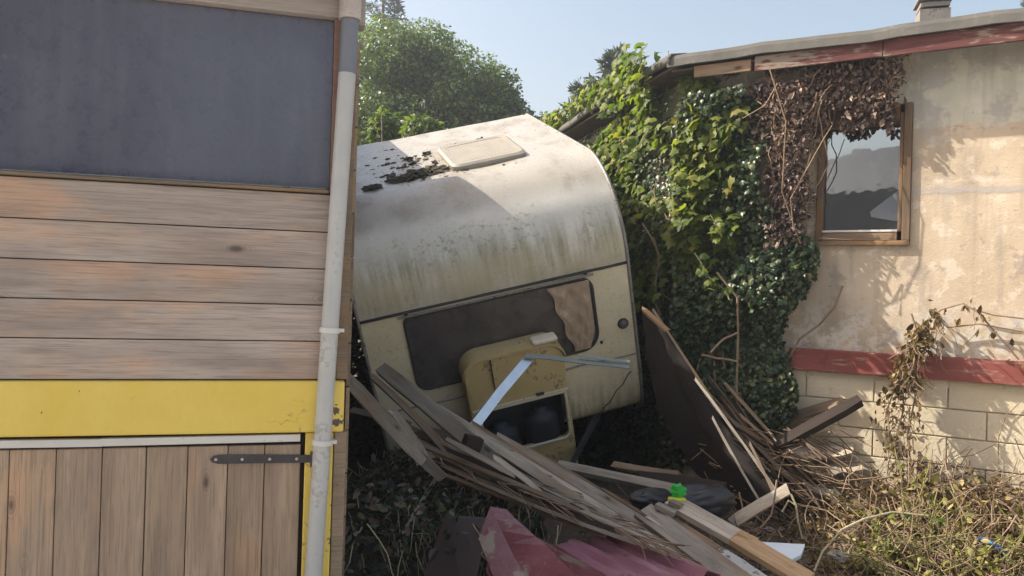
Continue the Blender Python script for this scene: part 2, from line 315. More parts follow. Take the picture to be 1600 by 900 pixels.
class MB:
    def __init__(s): s.v = []; s.f = []
    def add(s, vs, fs):
        k = len(s.v); s.v += [tuple(q) for q in vs]; s.f += [tuple(i + k for i in q) for q in fs]; return s
    def box(s, a, b):
        (x0, y0, z0), (x1, y1, z1) = a, b
        return s.add([(x0, y0, z0), (x1, y0, z0), (x1, y1, z0), (x0, y1, z0), (x0, y0, z1), (x1, y0, z1), (x1, y1, z1), (x0, y1, z1)],
                     [(0, 3, 2, 1), (4, 5, 6, 7), (0, 1, 5, 4), (1, 2, 6, 5), (2, 3, 7, 6), (3, 0, 4, 7)])
    def tube(s, pts, r, n=8, cap=True):
        pts = [Vector(p) for p in pts]; m = len(pts)
        rs = r if isinstance(r, (list, tuple)) else [r] * m
        vs = []; ref = Vector((.3, .2, .93)).normalized()
        for i, p in enumerate(pts):
            t = (pts[min(i + 1, m - 1)] - pts[max(i - 1, 0)]).normalized()
            a = t.cross(ref)
            if a.length < .05: a = t.cross(Vector((1, 0, 0)))
            a.normalize(); b = t.cross(a)
            for k in range(n):
                q = 2 * math.pi * k / n; vs.append(p + (a * math.cos(q) + b * math.sin(q)) * rs[i])
        fs = [(i * n + k, (i + 1) * n + k, (i + 1) * n + (k + 1) % n, i * n + (k + 1) % n) for i in range(m - 1) for k in range(n)]
        if cap: fs += [tuple(range(n)), tuple(range((m - 1) * n, m * n))[::-1]]
        return s.add(vs, fs)
    def loop(s, pts, r, n=6):
        pts = [Vector(p) for p in pts]; m = len(pts); vs = []
        for i, p in enumerate(pts):
            t = (pts[(i + 1) % m] - pts[i - 1]).normalized(); a = t.cross(Vector((.1, .97, .2))).normalized(); b = t.cross(a)
            for k in range(n):
                q = 2 * math.pi * k / n; vs.append(p + (a * math.cos(q) + b * math.sin(q)) * r)
        return s.add(vs, [(i * n + k, ((i + 1) % m) * n + k, ((i + 1) % m) * n + (k + 1) % n, i * n + (k + 1) % n) for i in range(m) for k in range(n)])
    def lathe(s, prof, n=20, c=(0, 0, 0)):
        vs = [(c[0] + r * math.cos(2 * math.pi * k / n), c[1] + r * math.sin(2 * math.pi * k / n), c[2] + z) for r, z in prof for k in range(n)]
        m = len(prof)
        return s.add(vs, [(i * n + k, i * n + (k + 1) % n, (i + 1) * n + (k + 1) % n, (i + 1) * n + k) for i in range(m - 1) for k in range(n)] + [tuple(range(n))[::-1], tuple(range((m - 1) * n, m * n))])
    def grid(s, fn, nu, nv):
        vs = [fn(i / nu, j / nv) for j in range(nv + 1) for i in range(nu + 1)]
        return s.add(vs, [(j * (nu + 1) + i, j * (nu + 1) + i + 1, (j + 1) * (nu + 1) + i + 1, (j + 1) * (nu + 1) + i) for j in range(nv) for i in range(nu)])
    def mesh(s, name, smooth=False):
        me = bpy.data.meshes.new(name); me.from_pydata(s.v, [], s.f); me.update()
        if smooth: me.shade_smooth()
        return me
    def build(s, name, mat, parent=None, mx=None, smooth=False, bevel=0, solid=0):
        o = link(name, s.mesh(name, smooth), mat, parent, mx)
        if solid:
            q = o.modifiers.new('s', 'SOLIDIFY'); q.thickness = solid; q.offset = 0
        if bevel:
            q = o.modifiers.new('b', 'BEVEL'); q.width = bevel; q.segments = 2; q.limit_method = 'ANGLE'
        return o

def rrect(x0, x1, z0, z1, r, n=6):     # rounded outline, r one value or four (tr, tl, bl, br)
    r = r if isinstance(r, (tuple, list)) else (r,) * 4; out = []
    for k, (cx, cz) in enumerate(((x1 - r[0], z1 - r[0]), (x0 + r[1], z1 - r[1]), (x0 + r[2], z0 + r[2]), (x1 - r[3], z0 + r[3]))):
        for i in range(n + 1):
            q = math.pi / 2 * (k + i / n); out.append((cx + r[k] * math.cos(q), cz + r[k] * math.sin(q)))
    return out

def board_mesh(L, wd, th, seed, rough=1.0, split=0.0):
    rg = random.Random(seed); m = MB(); n = 6; vs = []
    bow = rg.uniform(-.0025, .0025) * rough * L; bz = rg.uniform(-.003, .003) * rough * L; tw = rg.uniform(-.12, .12) * rough
    for i in range(n + 1):
        t = i / n; xx = (t - .5) * L
        wj = wd * (1 + rg.uniform(-.04, .04) * rough) / 2; hj = th / 2
        if i in (0, n) and split: wj *= 1 - split * rg.random()
        oy = bow * (1 - (2 * t - 1) ** 2) * 4; oz = bz * (1 - (2 * t - 1) ** 2) * 4; a = tw * (t - .5)
        for (sy, sz) in ((-1, -1), (1, -1), (1, 1), (-1, 1)):
            y, z = sy * wj, sz * hj
            ex = (rg.uniform(-.03, .03) * rough if i in (0, n) else 0)
            vs.append((xx + ex, oy + y * math.cos(a) - z * math.sin(a), oz + y * math.sin(a) + z * math.cos(a)))
    fs = [(0, 1, 2, 3), tuple(4 * n + k for k in (3, 2, 1, 0))]
    for i in range(n):
        for k in range(4): fs.append((4 * i + k, 4 * i + 4 + k, 4 * i + 4 + (k + 1) % 4, 4 * i + (k + 1) % 4))
    m.add(vs, fs); me = m.mesh('board'); return me
def frame_between(p0, p1, nrm=(0, -.45, .9), roll=0):
    p0, p1 = Vector(p0), Vector(p1); xx = (p1 - p0).normalized(); zz = Vector(nrm); zz = (zz - xx * zz.dot(xx)).normalized()
    q = Matrix.Rotation(roll, 3, xx); zz = q @ zz; yy = zz.cross(xx); c = (p0 + p1) / 2
    return Matrix(((xx.x, yy.x, zz.x, c.x), (xx.y, yy.y, zz.y, c.y), (xx.z, yy.z, zz.z, c.z), (0, 0, 0, 1))), (p1 - p0).length
_bs = [100]; alike = 'plank in the stack'; common = 'lath in the bundle'
def tone(m): return {'silvery_grey_board': 'grey', 'silver_grey_board': 'grey', 'brown_board': 'brown', 'dark_board': 'dark'}.get(m.name, 'grey')
def board(name, a, b, wd, th, mat, label, cat='plank', group=None, roll=0, rough=1.0, nrm=(0, -.45, .9), split=0.0):
    _bs[0] += 1
    if label is alike:
        f = (a[1] - 648 - (a[0] - 690) * .62) / 58
        label = '%s %s along the %s of the leaning stack' % (tone(mat), 'plank' if wd > .045 else 'thin slat' if wd < .03 else 'narrow board', 'upper edge' if f < .3 else 'middle' if f < .75 else 'lower edge')
    elif label is common:
        label = '%s splintered lath %s' % (tone(mat), 'high on the edge of the dark sheets' if a[1] < 625 else 'in the bundle below the dark sheets' if b[1] < 765 else 'reaching the dirt below the board pile')
    mx, L = frame_between(at(*a), at(*b), nrm, roll)
    return tag(link(name, board_mesh(L, wd, th, _bs[0], rough, split), mat, None, mx), label, cat, group)

# leaf templates: (verts, tris)
def leaf_ivy():
    p = [(0, 0), (-.30, -.02), (-.5, .18), (-.36, .38), (-.40, .66), (-.18, .62), (0, 1.0), (.18, .62), (.40, .66), (.36, .38), (.5, .18), (.30, -.02)]
    v = [(x, y, -.25 * abs(x) - .18 * max(0, y - .5) ** 2 * 3) for x, y in p] + [(0, .4, .05)]
    return np.array(v), [(i, (i + 1) % 12, 12)[::-1] for i in range(12)]
def leaf_oval():
    v = [(0, 0, 0), (-.24, .32, -.05), (-.2, .7, -.07), (0, 1, -.12), (.2, .7, -.07), (.24, .32, -.05), (0, .5, .04)]
    return np.array(v), [(1, 0, 6), (2, 1, 6), (3, 2, 6), (4, 3, 6), (5, 4, 6), (0, 5, 6)]
def leaf_quad():
    return np.array([(0, 0, 0), (-.3, .5, -.08), (0, 1, 0), (.3, .5, -.08), ]), [(0, 3, 1), (1, 3, 2)]
def leaf_curl():
    v = [(0, 0, 0), (-.22, .3, .18), (-.26, .7, .30), (.06, 1, .12), (.25, .65, .28), (.2, .3, .12), (.02, .5, -.06)]
    return np.array(v), [(1, 0, 6), (2, 1, 6), (3, 2, 6), (4, 3, 6), (5, 4, 6), (0, 5, 6)]
IVY, OVAL, QUAD, CURL = leaf_ivy(), leaf_oval(), leaf_quad(), leaf_curl()
def basis(nrm, tip):                   # arrays -> (n,3,3) with columns x, y(tip), z(normal)
    nrm = nrm / np.linalg.norm(nrm, axis=1, keepdims=True)
    y = tip - nrm * (tip * nrm).sum(1, keepdims=True); y /= np.linalg.norm(y, axis=1, keepdims=True) + 1e-9
    x = np.cross(y, nrm); return np.stack([x, y, nrm], 2)
def leaf_mesh(name, P, B, S, tpl):
    tv, tf = tpl; n = len(P); k = len(tv); nf = len(tf)
    V = (np.einsum('nij,kj->nki', B, tv) * S[:, None, None] + P[:, None, :]).reshape(-1, 3).astype(np.float32)
    Fc = (np.array(tf)[None] + (np.arange(n) * k)[:, None, None]).reshape(-1).astype(np.int32)
    me = bpy.data.meshes.new(name); me.vertices.add(n * k); me.vertices.foreach_set('co', V.ravel())
    me.loops.add(len(Fc)); me.loops.foreach_set('vertex_index', Fc)
    me.polygons.add(n * nf); me.polygons.foreach_set('loop_start', np.arange(0, n * nf * 3, 3, dtype=np.int32))
    me.update(calc_edges=True); return me
def tpl_mesh(name, tpl):
    me = bpy.data.meshes.new(name); me.from_pydata([tuple(map(float, q)) for q in tpl[0]], [], tpl[1]); me.update(); return me
def leaves(parent, P, B, S, tpl, mat, single=0, leafname='leaf', massname='foliage', score=None):
    """the `single` largest-showing leaves as parts that share one mesh, the rest as one stuff part"""
    order = np.argsort(-(score if score is not None else S)); a, b = order[:single], order[single:]
    if single:
        me = tpl_mesh(leafname, tpl); me.materials.append(mat)
        for i in a:
            q = B[i] * S[i]
            link(leafname, me, None, parent, Matrix(((*q[0], P[i][0]), (*q[1], P[i][1]), (*q[2], P[i][2]), (0, 0, 0, 1))))
    if len(b):
        o = link(massname, leaf_mesh(massname, P[b], B[b], S[b], tpl), mat, parent); o['kind'] = 'stuff'
def rdir(n, sd=1.0): return RNG.normal(0, sd, (n, 3))
def vnoise(P, f, seed=0):              # cheap smooth noise in [-1, 1]
    rg = np.random.default_rng(seed); r = 0
    for i in range(7):
        k = rg.normal(0, 1, 3); k /= np.linalg.norm(k); r = r + np.sin((P * k).sum(1) * f * (1 + .35 * i) + rg.uniform(0, 6.28))
    return r / 4.0
def twigs(name, segs, r, mat, parent=None, n=4, kind=None):
    m = MB()
    for s in segs: m.tube(s, r if not callable(r) else r(), n, False)
    o = m.build(name, mat, parent)
    if kind: o['kind'] = kind
    return o
def wander(p, d, L, n=6, jit=.25, sag=0):
    p = Vector(p); d = Vector(d).normalized(); out = [p.copy()]
    for i in range(n):
        d = (d + Vector((random.gauss(0, jit), random.gauss(0, jit), random.gauss(0, jit) - sag))).normalized()
        p = p + d * (L / n); out.append(p.copy())
    return out

exec_parts = []
# ================================================================== SETTING: ground
def gh(x, y):
    h = .03 * np.sin(3.1 * x + 1.7 * y) * np.sin(2.3 * y - x) + .02 * np.sin(7.3 * x + 2) * np.sin(6.1 * y + 1) + .012 * np.sin(17 * x + 3 * y) * np.sin(15 * y - 4 * x)
    def bumpf(cx, cy, rx, ry, a): return a * np.exp(-((x - cx) / rx) ** 2 - ((y - cy) / ry) ** 2)
    h = h + bumpf(2.7, 5.0, .9, .6, .20) + bumpf(.35, 3.4, .7, .45, .14) + bumpf(1.6, 5.6, .6, .5, .08) + bumpf(-.6, 4.6, .5, .8, .1)
    h = h + .2 * np.clip((y - 6.5) / 3, 0, 1) + bumpf(-.2, 8.4, 1.6, 1.0, .75)
    return h
u = np.linspace(-1, 1, 171); gx = np.sign(u) * (abs(u) * 5 + np.clip(abs(u) - .6, 0, 1) ** 3 * 3000) + .8; gy = np.sign(u) * (abs(u) * 5 + np.clip(abs(u) - .6, 0, 1) ** 3 * 3000) + 5
X, Yg = np.meshgrid(gx, gy); Z = gh(X, Yg); n = len(u)
m = MB(); m.v = list(zip(X.ravel().tolist(), Yg.ravel().tolist(), Z.ravel().tolist()))
m.f = [(j * n + i, j * n + i + 1, (j + 1) * n + i + 1, (j + 1) * n + i) for j in range(n - 1) for i in range(n - 1)]
tag(m.build('ground', M['dirt'], smooth=True), kind='structure', label='bare trodden dirt yard between the two buildings')
def gz(x, y): return float(gh(np.float64(x), np.float64(y)))

# ================================================================== LEFT SHED
LF = Matrix(((.966, -.259, 0, -1.717), (.259, .966, 0, 2.7), (0, 0, 1, 0), (0, 0, 0, 1)))   # x along the wall, y into the shed
shed = thing('wooden_shed', 'timber shed with grey plank wall, yellow beam and low boarded door', 'shed', LF)
S0, S1 = -2.2, 1.105
zb = [1.204, 1.346, 1.481, 1.615, 1.752, 1.893]
for i in range(5):
    for j, (a, b) in enumerate(((S0, -.9 + .3 * (i % 2)), (-.9 + .3 * (i % 2), S1))):
        L = b - a - .003
        MB().box((-L / 2, -.011, -(zb[i + 1] - zb[i]) / 2 + .002), (L / 2, .011, (zb[i + 1] - zb[i]) / 2 - .0018)).build('plank', M['plank'], shed,
            Matrix.Translation(((a + b) / 2, .011 + random.uniform(-.0015, .0015), (zb[i] + zb[i + 1]) / 2)), bevel=.002)
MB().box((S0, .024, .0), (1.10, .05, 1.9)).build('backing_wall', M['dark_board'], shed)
MB().box((S0, -.022, 1.012), (1.140, .05 - .002, 1.201)).build('yellow_beam', M['yellow'], shed, bevel=.008)
MB().box((1.108, -.004, 0), (1.152, .07, 1.009)).build('corner_post', M['post_wood'], shed, bevel=.004)
MB().box((1.108, .002, 1.206), (1.150, .07, 2.62)).build('corner_board', M['post_wood'], shed, bevel=.003)
MB().box((1.004, -.006, 0), (1.105, .022, 1.009)).build('door_post', M['yellow'], shed, bevel=.004)
# opening above the planks
MB().box((S0, .030, 1.915), (1.062, .036, 2.548)).build('window_pane', M['pane_dark'], shed)
MB().box((S0, -.014, 1.896), (1.062, .05, 1.908)).build('window_sill', M['post_wood'], shed, bevel=.003)
MB().box((S0, -.004, 1.910), (1.05, .012, 1.9145)).build('sill_trim', M['trim_alu'], shed)
MB().box((1.064, -.006, 1.90), (1.092, .05, 2.55)).build('window_jamb', M['jamb'], shed, bevel=.003)
MB().box((S0, -.012, 2.552), (1.092, .05, 2.68)).build('lintel', M['lintel'], shed, bevel=.004)
MB().box((1.094, -.016, 2.53), (1.175, .06, 2.72)).build('eave_end', M['lintel'], shed, bevel=.004)
# shell behind the front
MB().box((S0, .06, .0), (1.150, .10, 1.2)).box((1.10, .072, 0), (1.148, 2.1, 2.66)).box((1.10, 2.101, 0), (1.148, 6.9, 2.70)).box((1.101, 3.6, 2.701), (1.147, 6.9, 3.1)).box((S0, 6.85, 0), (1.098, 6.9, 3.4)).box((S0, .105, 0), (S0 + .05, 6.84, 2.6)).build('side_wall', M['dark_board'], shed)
for k in range(16):
    for y0_, y1_ in ((.075, 3.4), (3.404, 6.88)):
        L = y1_ - y0_; z_ = .09 + k * .166
        if y0_ < 1 and z_ > 2.55: continue
        link('plank', MB().box((-L / 2, -.08, -.008), (L / 2, .08, .008)).mesh('plank'), M['post_wood'], shed, Matrix(((0, 0, 1, 1.157), (1, 0, 0, (y0_ + y1_) / 2), (0, 1, 0, z_), (0, 0, 0, 1))))
# roof climbing towards the back; unseen rear raised and lengthened to cast shade
m = MB(); rp = [(-.20, 2.685), (2.15, 2.72), (2.8, 2.86), (3.7, 3.15), (5.2, 3.52), (7.0, 3.56)]
for yy, zz in rp: m.v += [(S0 - .2, yy, zz), (1.16, yy, zz), (1.16, yy, zz + .09), (S0 - .2, yy, zz + .09)]
m.f = [(4 * i + k, 4 * i + 4 + k, 4 * i + 4 + (k + 1) % 4, 4 * i + (k + 1) % 4) for i in range(5) for k in range(4)] + [(0, 1, 2, 3), (23, 22, 21, 20)]
m.build('roof', M['bitumen'], shed)
MB().box((.85, 2.86, 2.9), (1.155, 3.28, 3.30)).build('roof_box', M['post_wood'], shed)  # unseen box added for the notch in the shadow on the caravan
# door
door = link('door', MB().box((S0, .024 - .002, .05), (.99, .0235, .97)).mesh('door'), M['dark_board'], shed)
e = [.990, .861, .733, .604, .468, .326, .184, .040, -.04, -.19, -.34, -.49, -.64, -.79, -.94]
e = [.990, .862, .735, .600, .463, .322, .178, .035, -.105, -.25, -.39, -.53, -.67, -.82]
for a, b in zip(e[1:], e[:-1]):
    wd = b - a - .003
    me = MB().box((-.46, -wd / 2, -.010), (.46, wd / 2, .010)).mesh('plank')
    o = link('plank', me, M['door_wood'], door, Matrix(((0, -1, 0, (a + b) / 2), (0, 0, -1, .010 + random.uniform(-.002, .002)), (1, 0, 0, .505), (0, 0, 0, 1))))
    q = o.modifiers.new('b', 'BEVEL'); q.width = .003; q.segments = 2
MB().box((.322, -.012, .972), (.992, .018, .9985)).build('trim_strip', M['white_trim'], door, Matrix.Rotation(-.006, 4, 'Y'), bevel=.002)
MB().box((-.82, -.012, .974), (.319, .018, 1.0005)).build('trim_strip', M['white_trim'], door, Matrix.Rotation(.004, 4, 'Y') @ Matrix.Translation((0, 0, .0)), bevel=.002)
m = MB(); hz = [(-.355, 0), (-.345, .011), (-.325, .016), (0, .014), (0, -.014), (-.325, -.016), (-.345, -.011)]
m.add([(x, 0, z) for x, z in hz] + [(x, -.005, z) for x, z in hz], [tuple(range(7)), tuple(range(13, 6, -1))] + [(i, i + 7, (i + 1) % 7 + 7, (i + 1) % 7) for i in range(7)])
hinge = m.build('hinge', M['black_iron'], door, Matrix.Translation((1.03, -.004, .913)) @ Matrix.Rotation(.018, 4, 'Y'))
MB().tube([(1.032, -.010, .885), (1.032, -.010, .94)], .009, 8).build('hinge_pin', M['black_iron'], door)
for k in (-.335, -.245, -.15, -.055):
    MB().lathe([(.006, 0), (.005, .003), (.002, .0035)], 10).build('screw', M['steel'], door, Matrix.Translation((1.03 + k, -.0085, .913 - k * .018)) @ Matrix.Rotation(rad(90), 4, 'X'))
# downpipe
LFi = LF.inverted()
def onL(px, py, y):                    # on a plane y metres off the shed wall, in shed coordinates
    d = LFi.to_3x3() @ ray(px, py); o = LFi @ EYE; t = (y - o.y) / d.y; return o + d * t
pt, pb = onL(543, 106, -.045), onL(489.5, 900, -.045); ax = (pb - pt)
dp = thing('downpipe', 'pale grey plastic downpipe leaning down the shed corner', 'downpipe', LF)
pend = pt + ax * ((pt.z - .02) / (pt.z - pb.z))
MB().tube([pt, pend], .0315, 24).build('pipe', M['pipe'], dp, smooth=True).modifiers.new('e', 'EDGE_SPLIT').split_angle = rad(50)
MB().tube([pt + ax * .012, pt, onL(546.5, 32, -.045)], .0325, 24).build('socket', M['pipe_dark'], dp, smooth=True).modifiers.new('e', 'EDGE_SPLIT').split_angle = rad(50)
MB().tube([onL(546.5, 31, -.045), onL(549, -30, -.045)], .040, 20).build('outlet', M['lintel'], dp)
for py in (516, 691):
    t = (py - 106) / (900 - 106); c = onL(543 + (489.5 - 543) * t, py, -.045)
    MB().tube([c - ax.normalized() * .009, c + ax.normalized() * .009], .0375, 24).box((c.x + .03, c.y - .006, c.z - .006), (c.x + .052, c.y + .05, c.z + .006)).build('pipe_clip', M['white_trim'], dp)

# ================================================================== RIGHT HOUSE
RF = Matrix(((-.853, -.521, 0, 3.08), (.521, -.853, 0, 5.2), (0, 0, 1, 0), (0, 0, 0, 1)))       # x along the wall (away), y outwards
RFi = RF.inverted()
def onR(px, py, y=0):
    d = RFi.to_3x3() @ ray(px, py); o = RFi @ EYE; t = (y - o.y) / d.y; return o + d * t
house = thing('plastered_house', 'old low house with stained cream plaster, red ledge and block base', 'house', RF)
C1 = 2.0
# wing: direction in house coordinates
wd_ = RFi.to_3x3() @ Vector((-.24, .97, 0)).normalized(); wn_ = Vector((wd_.y, -wd_.x, 0))
if (RF.to_3x3() @ wn_).x > 0: wn_ = -wn_
WL = 4.2
m = MB()
wx0, wx1, wz0, wz1 = .452, 1.062, 1.952, 2.92
m.box((-2.5, -.24, 1.0), (wx0, 0, 3.28)).box((wx1, -.24, 1.0), (C1, 0, 3.28)).box((wx0, -.24, 1.0), (wx1, 0, wz0)).box((wx0, -.24, wz1), (wx1, 0, 3.28))
c0 = Vector((C1, 0, 0)); c1 = c0 + wd_ * WL
q = [c0 + wd_ * .002 - wn_ * .002, c1, c1 - wn_ * .24, c0 - wn_ * .24 + wd_ * .26]
m.add([(p.x, p.y, z) for z in (-.1, 3.28) for p in q], [(0, 3, 2, 1), (4, 5, 6, 7), (0, 1, 5, 4), (1, 2, 6, 5), (2, 3, 7, 6), (3, 0, 4, 7)])
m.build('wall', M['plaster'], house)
MB().box((-2.5, -.24, -.2), (C1 - .004, -.012, .996)).build('mortar', M['mortar'], house)
hgt = .187; zt = 1.05; rw = 0
while zt > .0:
    x0 = -2.4 + (.225 if rw % 2 else 0) - .1
    while x0 < C1 - .02:
        x1 = min(x0 + .45, C1); L = x1 - x0 - .008
        MB().box((-L / 2, -.02, -hgt / 2 + .004), (L / 2, .02, hgt / 2 - .004)).build('block', M['block'], house,
            Matrix.Translation(((x0 + x1) / 2, -.017 + random.uniform(-.002, .002), zt - hgt / 2)) @ Matrix.Rotation(random.uniform(-.004, .004), 4, 'Y'), bevel=.004)
        x0 += .45
    zt -= hgt; rw += 1
MB().box((-2.5, -.05, 1.054), (C1 - .01, .055, 1.208)).build('red_ledge', M['red'], house, bevel=.006)
# window
win = link('window', MB().box((wx0 + .01, -.13, wz0 + .01), (wx1 - .01, -.12, wz1 - .01)).mesh('window'), M['void'], house)
def fr(a, b, nm='frame_board'):
    (x0, y0, z0), (x1, y1, z1) = a, b; L = max(x1 - x0, z1 - z0); vert = z1 - z0 > x1 - x0; wdt = min(x1 - x0, z1 - z0)
    me = MB().box((-L / 2, -wdt / 2, -(y1 - y0) / 2), (L / 2, wdt / 2, (y1 - y0) / 2)).mesh(nm)
    c = ((x0 + x1) / 2, (y0 + y1) / 2, (z0 + z1) / 2)
    R = Matrix(((0, -1, 0, c[0]), (0, 0, -1, c[1]), (1, 0, 0, c[2]), (0, 0, 0, 1))) if vert else Matrix(((1, 0, 0, c[0]), (0, 0, 1, c[1]), (0, -1, 0, c[2]), (0, 0, 0, 1)))
    o = link(nm, me, M['frame_wood'], win, R); b_ = o.modifiers.new('b', 'BEVEL'); b_.width = .004; b_.segments = 2; return o
fr((wx0 + .002, -.06, wz0 + .03), (wx0 + .052, .028, wz1)); fr((wx0 + .054, -.06, wz0 + .09), (wx0 + .078, .012, wz1 - .06))
fr((wx1 - .045, -.06, wz0 + .03), (wx1 - .002, .028, wz1)); fr((wx0 + .002, -.06, wz0 - .004), (wx1 - .002, .036, wz0 + .028))
fr((wx0 + .08, -.055, wz0 + .030), (wx1 - .047, .022, wz0 + .086)); fr((wx0 + .08, -.055, wz1 - .14), (wx1 - .047, .022, wz1 - .002))
MB().box((wx0 + .08, -.02, wz0 + .090), (wx1 - .047, .026, wz0 + .104)).build('glazing_bead', M['white_trim'], win)
pane = MB().box((wx0 + .080, -.045, wz0 + .10), (wx1 - .047, -.039, wz1 - .145)).build('glass', M['glass'], win)
a = onR(1403, 298, -.030); b = onR(1359, 331, -.030); c = onR(1361, 339, -.030); d = onR(1403, 346, -.030); f2 = onR(1403, 320, -.030)
tri = [(p.x, -.034, p.z) for p in (a, b, c, d, f2)]
MB().add(tri + [(x, -.031, z) for x, _, z in tri], [(0, 1, 2, 3, 4), (9, 8, 7, 6, 5)] + [(i, i + 5, (i + 1) % 5 + 5, (i + 1) % 5) for i in range(5)]).build('pale_wedge', M['plate_white'], win)  # flat pale wedge just in front of the glass
# eave
OV = .24
sE, sF, sG = onR(1085, 90, OV).x, onR(1180, 100, OV).x, onR(1150, 100, OV).x
MB().box((-2.5, .0, 3.265), (C1 + .10, OV - .012, 3.282)).build('soffit', M['soffit'], house)
MB().box((-2.5, OV - .010, 3.188), (.62, OV + .014, 3.300)).build('fascia_board', M['fascia'], house, bevel=.003)
MB().box((.625, OV - .010, 3.190), (sF, OV + .013, 3.298)).build('fascia_board', M['fascia'], house, bevel=.003)
MB().box((sF + .03, OV - .02, 3.20), (sE, OV + .005, 3.285)).build('fascia_board', M['brown_board'], house, bevel=.003)
rs = [(-2.5, OV + .03), (1.98, OV + .03)]
m = MB(); prof = [(OV + .022, 3.303), (OV + .042, 3.302), (OV + .036, 3.352), (OV + .026, 3.378), (OV - .08, 3.405), (-1.5, 3.55), (-5.0, 3.9)]
nn = 26
m.grid(lambda s, t: (-2.5 + s * (C1 + .12 + 2.5), prof[int(round(t * 6))][0] + .004 * math.sin(s * 41) * (t < .7), prof[int(round(t * 6))][1] + (.006 * math.sin(s * 23 + 1) + .004 * math.sin(s * 61)) * (t < .7)), nn, 6)
m.build('roof', M['bitumen'], house, solid=.012)
# wing roof edge (one felt strip after the other), its soffit and plate
e0 = Vector((C1 + .10, OV + .04, 0)) ; eo = wn_ * .27
ew0 = c0 + eo - wd_ * .14; ew1 = c1 + eo
m = MB()
def wing(s, t):
    p = ew0 + (ew1 - ew0) * s; k = [(0.0, 3.31), (.015, 3.35), (-.01, 3.385), (-.12, 3.40), (-3.5, 3.6)][int(round(t * 4))]
    r_ = p + wn_ * k[0]; z = k[1] + .012 * math.sin(s * 19) * (t < .8); return (r_.x, r_.y, z)
m.grid(wing, 16, 4); m.build('wing_roof', M['bitumen'], house, smooth=True, solid=.014)
q = [ew0 + wn_ * -.03, ew1 + wn_ * -.03, c1, c0 - wd_ * .0]
m = MB(); m.add([(p.x, p.y, z) for z in (3.285, 3.305) for p in q], [(0, 3, 2, 1), (4, 5, 6, 7), (0, 1, 5, 4), (1, 2, 6, 5), (2, 3, 7, 6), (3, 0, 4, 7)]); m.build('wing_soffit', M['soffit'], house)
# chimney
cp = RFi @ at(1457, 26, 7.6)
ch = link('chimney', MB().box((-.13, -.13, -.9), (.13, .13, .035)).mesh('chimney'), M['concrete'], house, Matrix.Translation(cp) @ Matrix.Rotation(.25, 4, 'Z'))
MB().box((-.10, -.10, .036), (.10, .10, .058)).build('flue', M['void'], ch); MB().box((-.125, -.125, .06), (.125, .125, .098)).box((-.10, -.10, .0985), (.10, .10, .115)).build('chimney_collar', M['concrete'], ch)
MB().box((-.15, -.15, .116), (.15, .15, .148)).build('chimney_cap', M['concrete'], ch, bevel=.006)
# gable closure of the house volume
MB().box((-2.5, -5, -.1), (-2.3, -.25, 3.5)).build('end_wall', M['plaster'], house)

# ================================================================== CARAVAN
CM = Matrix(((0.954, -0.249, -0.167, -0.8413), (0.1687, 0.9063, -0.3876, 5.9934), (0.2479, 0.3416, 0.9066, 0.1665), (0, 0, 0, 1)))
_q = CM.to_quaternion(); CM = Matrix.Translation(CM.translation) @ _q.to_matrix().to_4x4(); CMi = CM.inverted()
CW, HC, VC, VR, HR, CL = 2.0, 1.228, .0462, .7324, 1.951, 2.6
def onC(px, py, p, n):                 # photo position on a plane of the caravan, in caravan coordinates
    d = CMi.to_3x3() @ ray(px, py); o = CMi @ EYE; p, n = Vector(p), Vector(n); return o + d * ((p - o).dot(n) / d.dot(n))
def onRoof(px, py): return onC(px, py, (0, 0, HR), (0, 0, 1))
van = thing('caravan', 'derelict cream caravan tipped nose down between shed and house, green with algae', 'caravan', CM)
P = [(.10, 0), (.055, .025), (.02, .07), (.003, .14), (0, .25), (0, .4)] + [(VC * (z - .4) / (HC - .4), z) for z in np.linspace(.5, HC, 9)]
P += [(VC + (VR - VC) * (1 - math.cos(t)), HC + (HR - HC) * math.sin(t)) for t in np.linspace(0, math.pi / 2, 26)[1:]]
P += [(y, HR) for y in np.linspace(VR, CL, 22)[1:]]
def dent(uu, y, z):
    d = .004 * math.sin(uu * 5 + z * 3) * math.sin(z * 6 + 1) + .003 * math.sin(uu * 11 + y * 4) + .010 * math.exp(-((uu - 1.5) / .25) ** 2 - ((z - .2) / .12) ** 2)
    if z > 1.9: d += .006 * math.sin(uu * 9 + y * 5) * math.sin(y * 7)
    return d
m = MB(); nu = 36
def shell(s, t):
    i = t * (len(P) - 1); y, z = P[int(round(i))]; uu = s * CW; d = dent(uu, y, z) * min(1, 12 * min(s, 1 - s))
    k = min(1, max(0, (z - HC) / (HR - HC))); ny, nz = (-1, 0) if z < HC else (-(1 - k), k)
    return (uu, y - ny * -d, z + nz * d)
m.grid(shell, nu, len(P) - 1); m.build('body', M['shell'], van, smooth=True)
m = MB(); ol = P + [(CL, .12)]
for uu in (0.004, CW - .004): m.add([(uu, y, z) for y, z in ol], [tuple(range(len(ol)))])
m.add([(.006, .1, .003), (CW - .006, .1, .003), (CW - .006, CL, .12), (.006, CL, .12)], [(0, 1, 2, 3)])
m.add([(.006, CL - .003, .12), (CW - .006, CL - .003, .12), (CW - .006, CL - .003, HR - .004), (.006, CL - .003, HR - .004)], [(0, 1, 2, 3)])
m.build('side_panel', M['shell'], van)
for uu in (0, CW): MB().tube([(uu, y - .002, z) for y, z in P], .014, 8).build('edge_trim', M['trim_alu'], van, smooth=True)
yf = lambda z: VC * max(0, z - .4) / (HC - .4)
MB().tube([(uu, yf(1.236) - .004, 1.236) for uu in np.linspace(.01, CW - .01, 9)], .011, 8).build('waist_moulding', M['rubber'], van, smooth=True)
MB().box((.27, -.012 + yf(1.21), 1.203), (1.72, .02, 1.217)).build('window_rail', M['trim_alu'], van, bevel=.003)
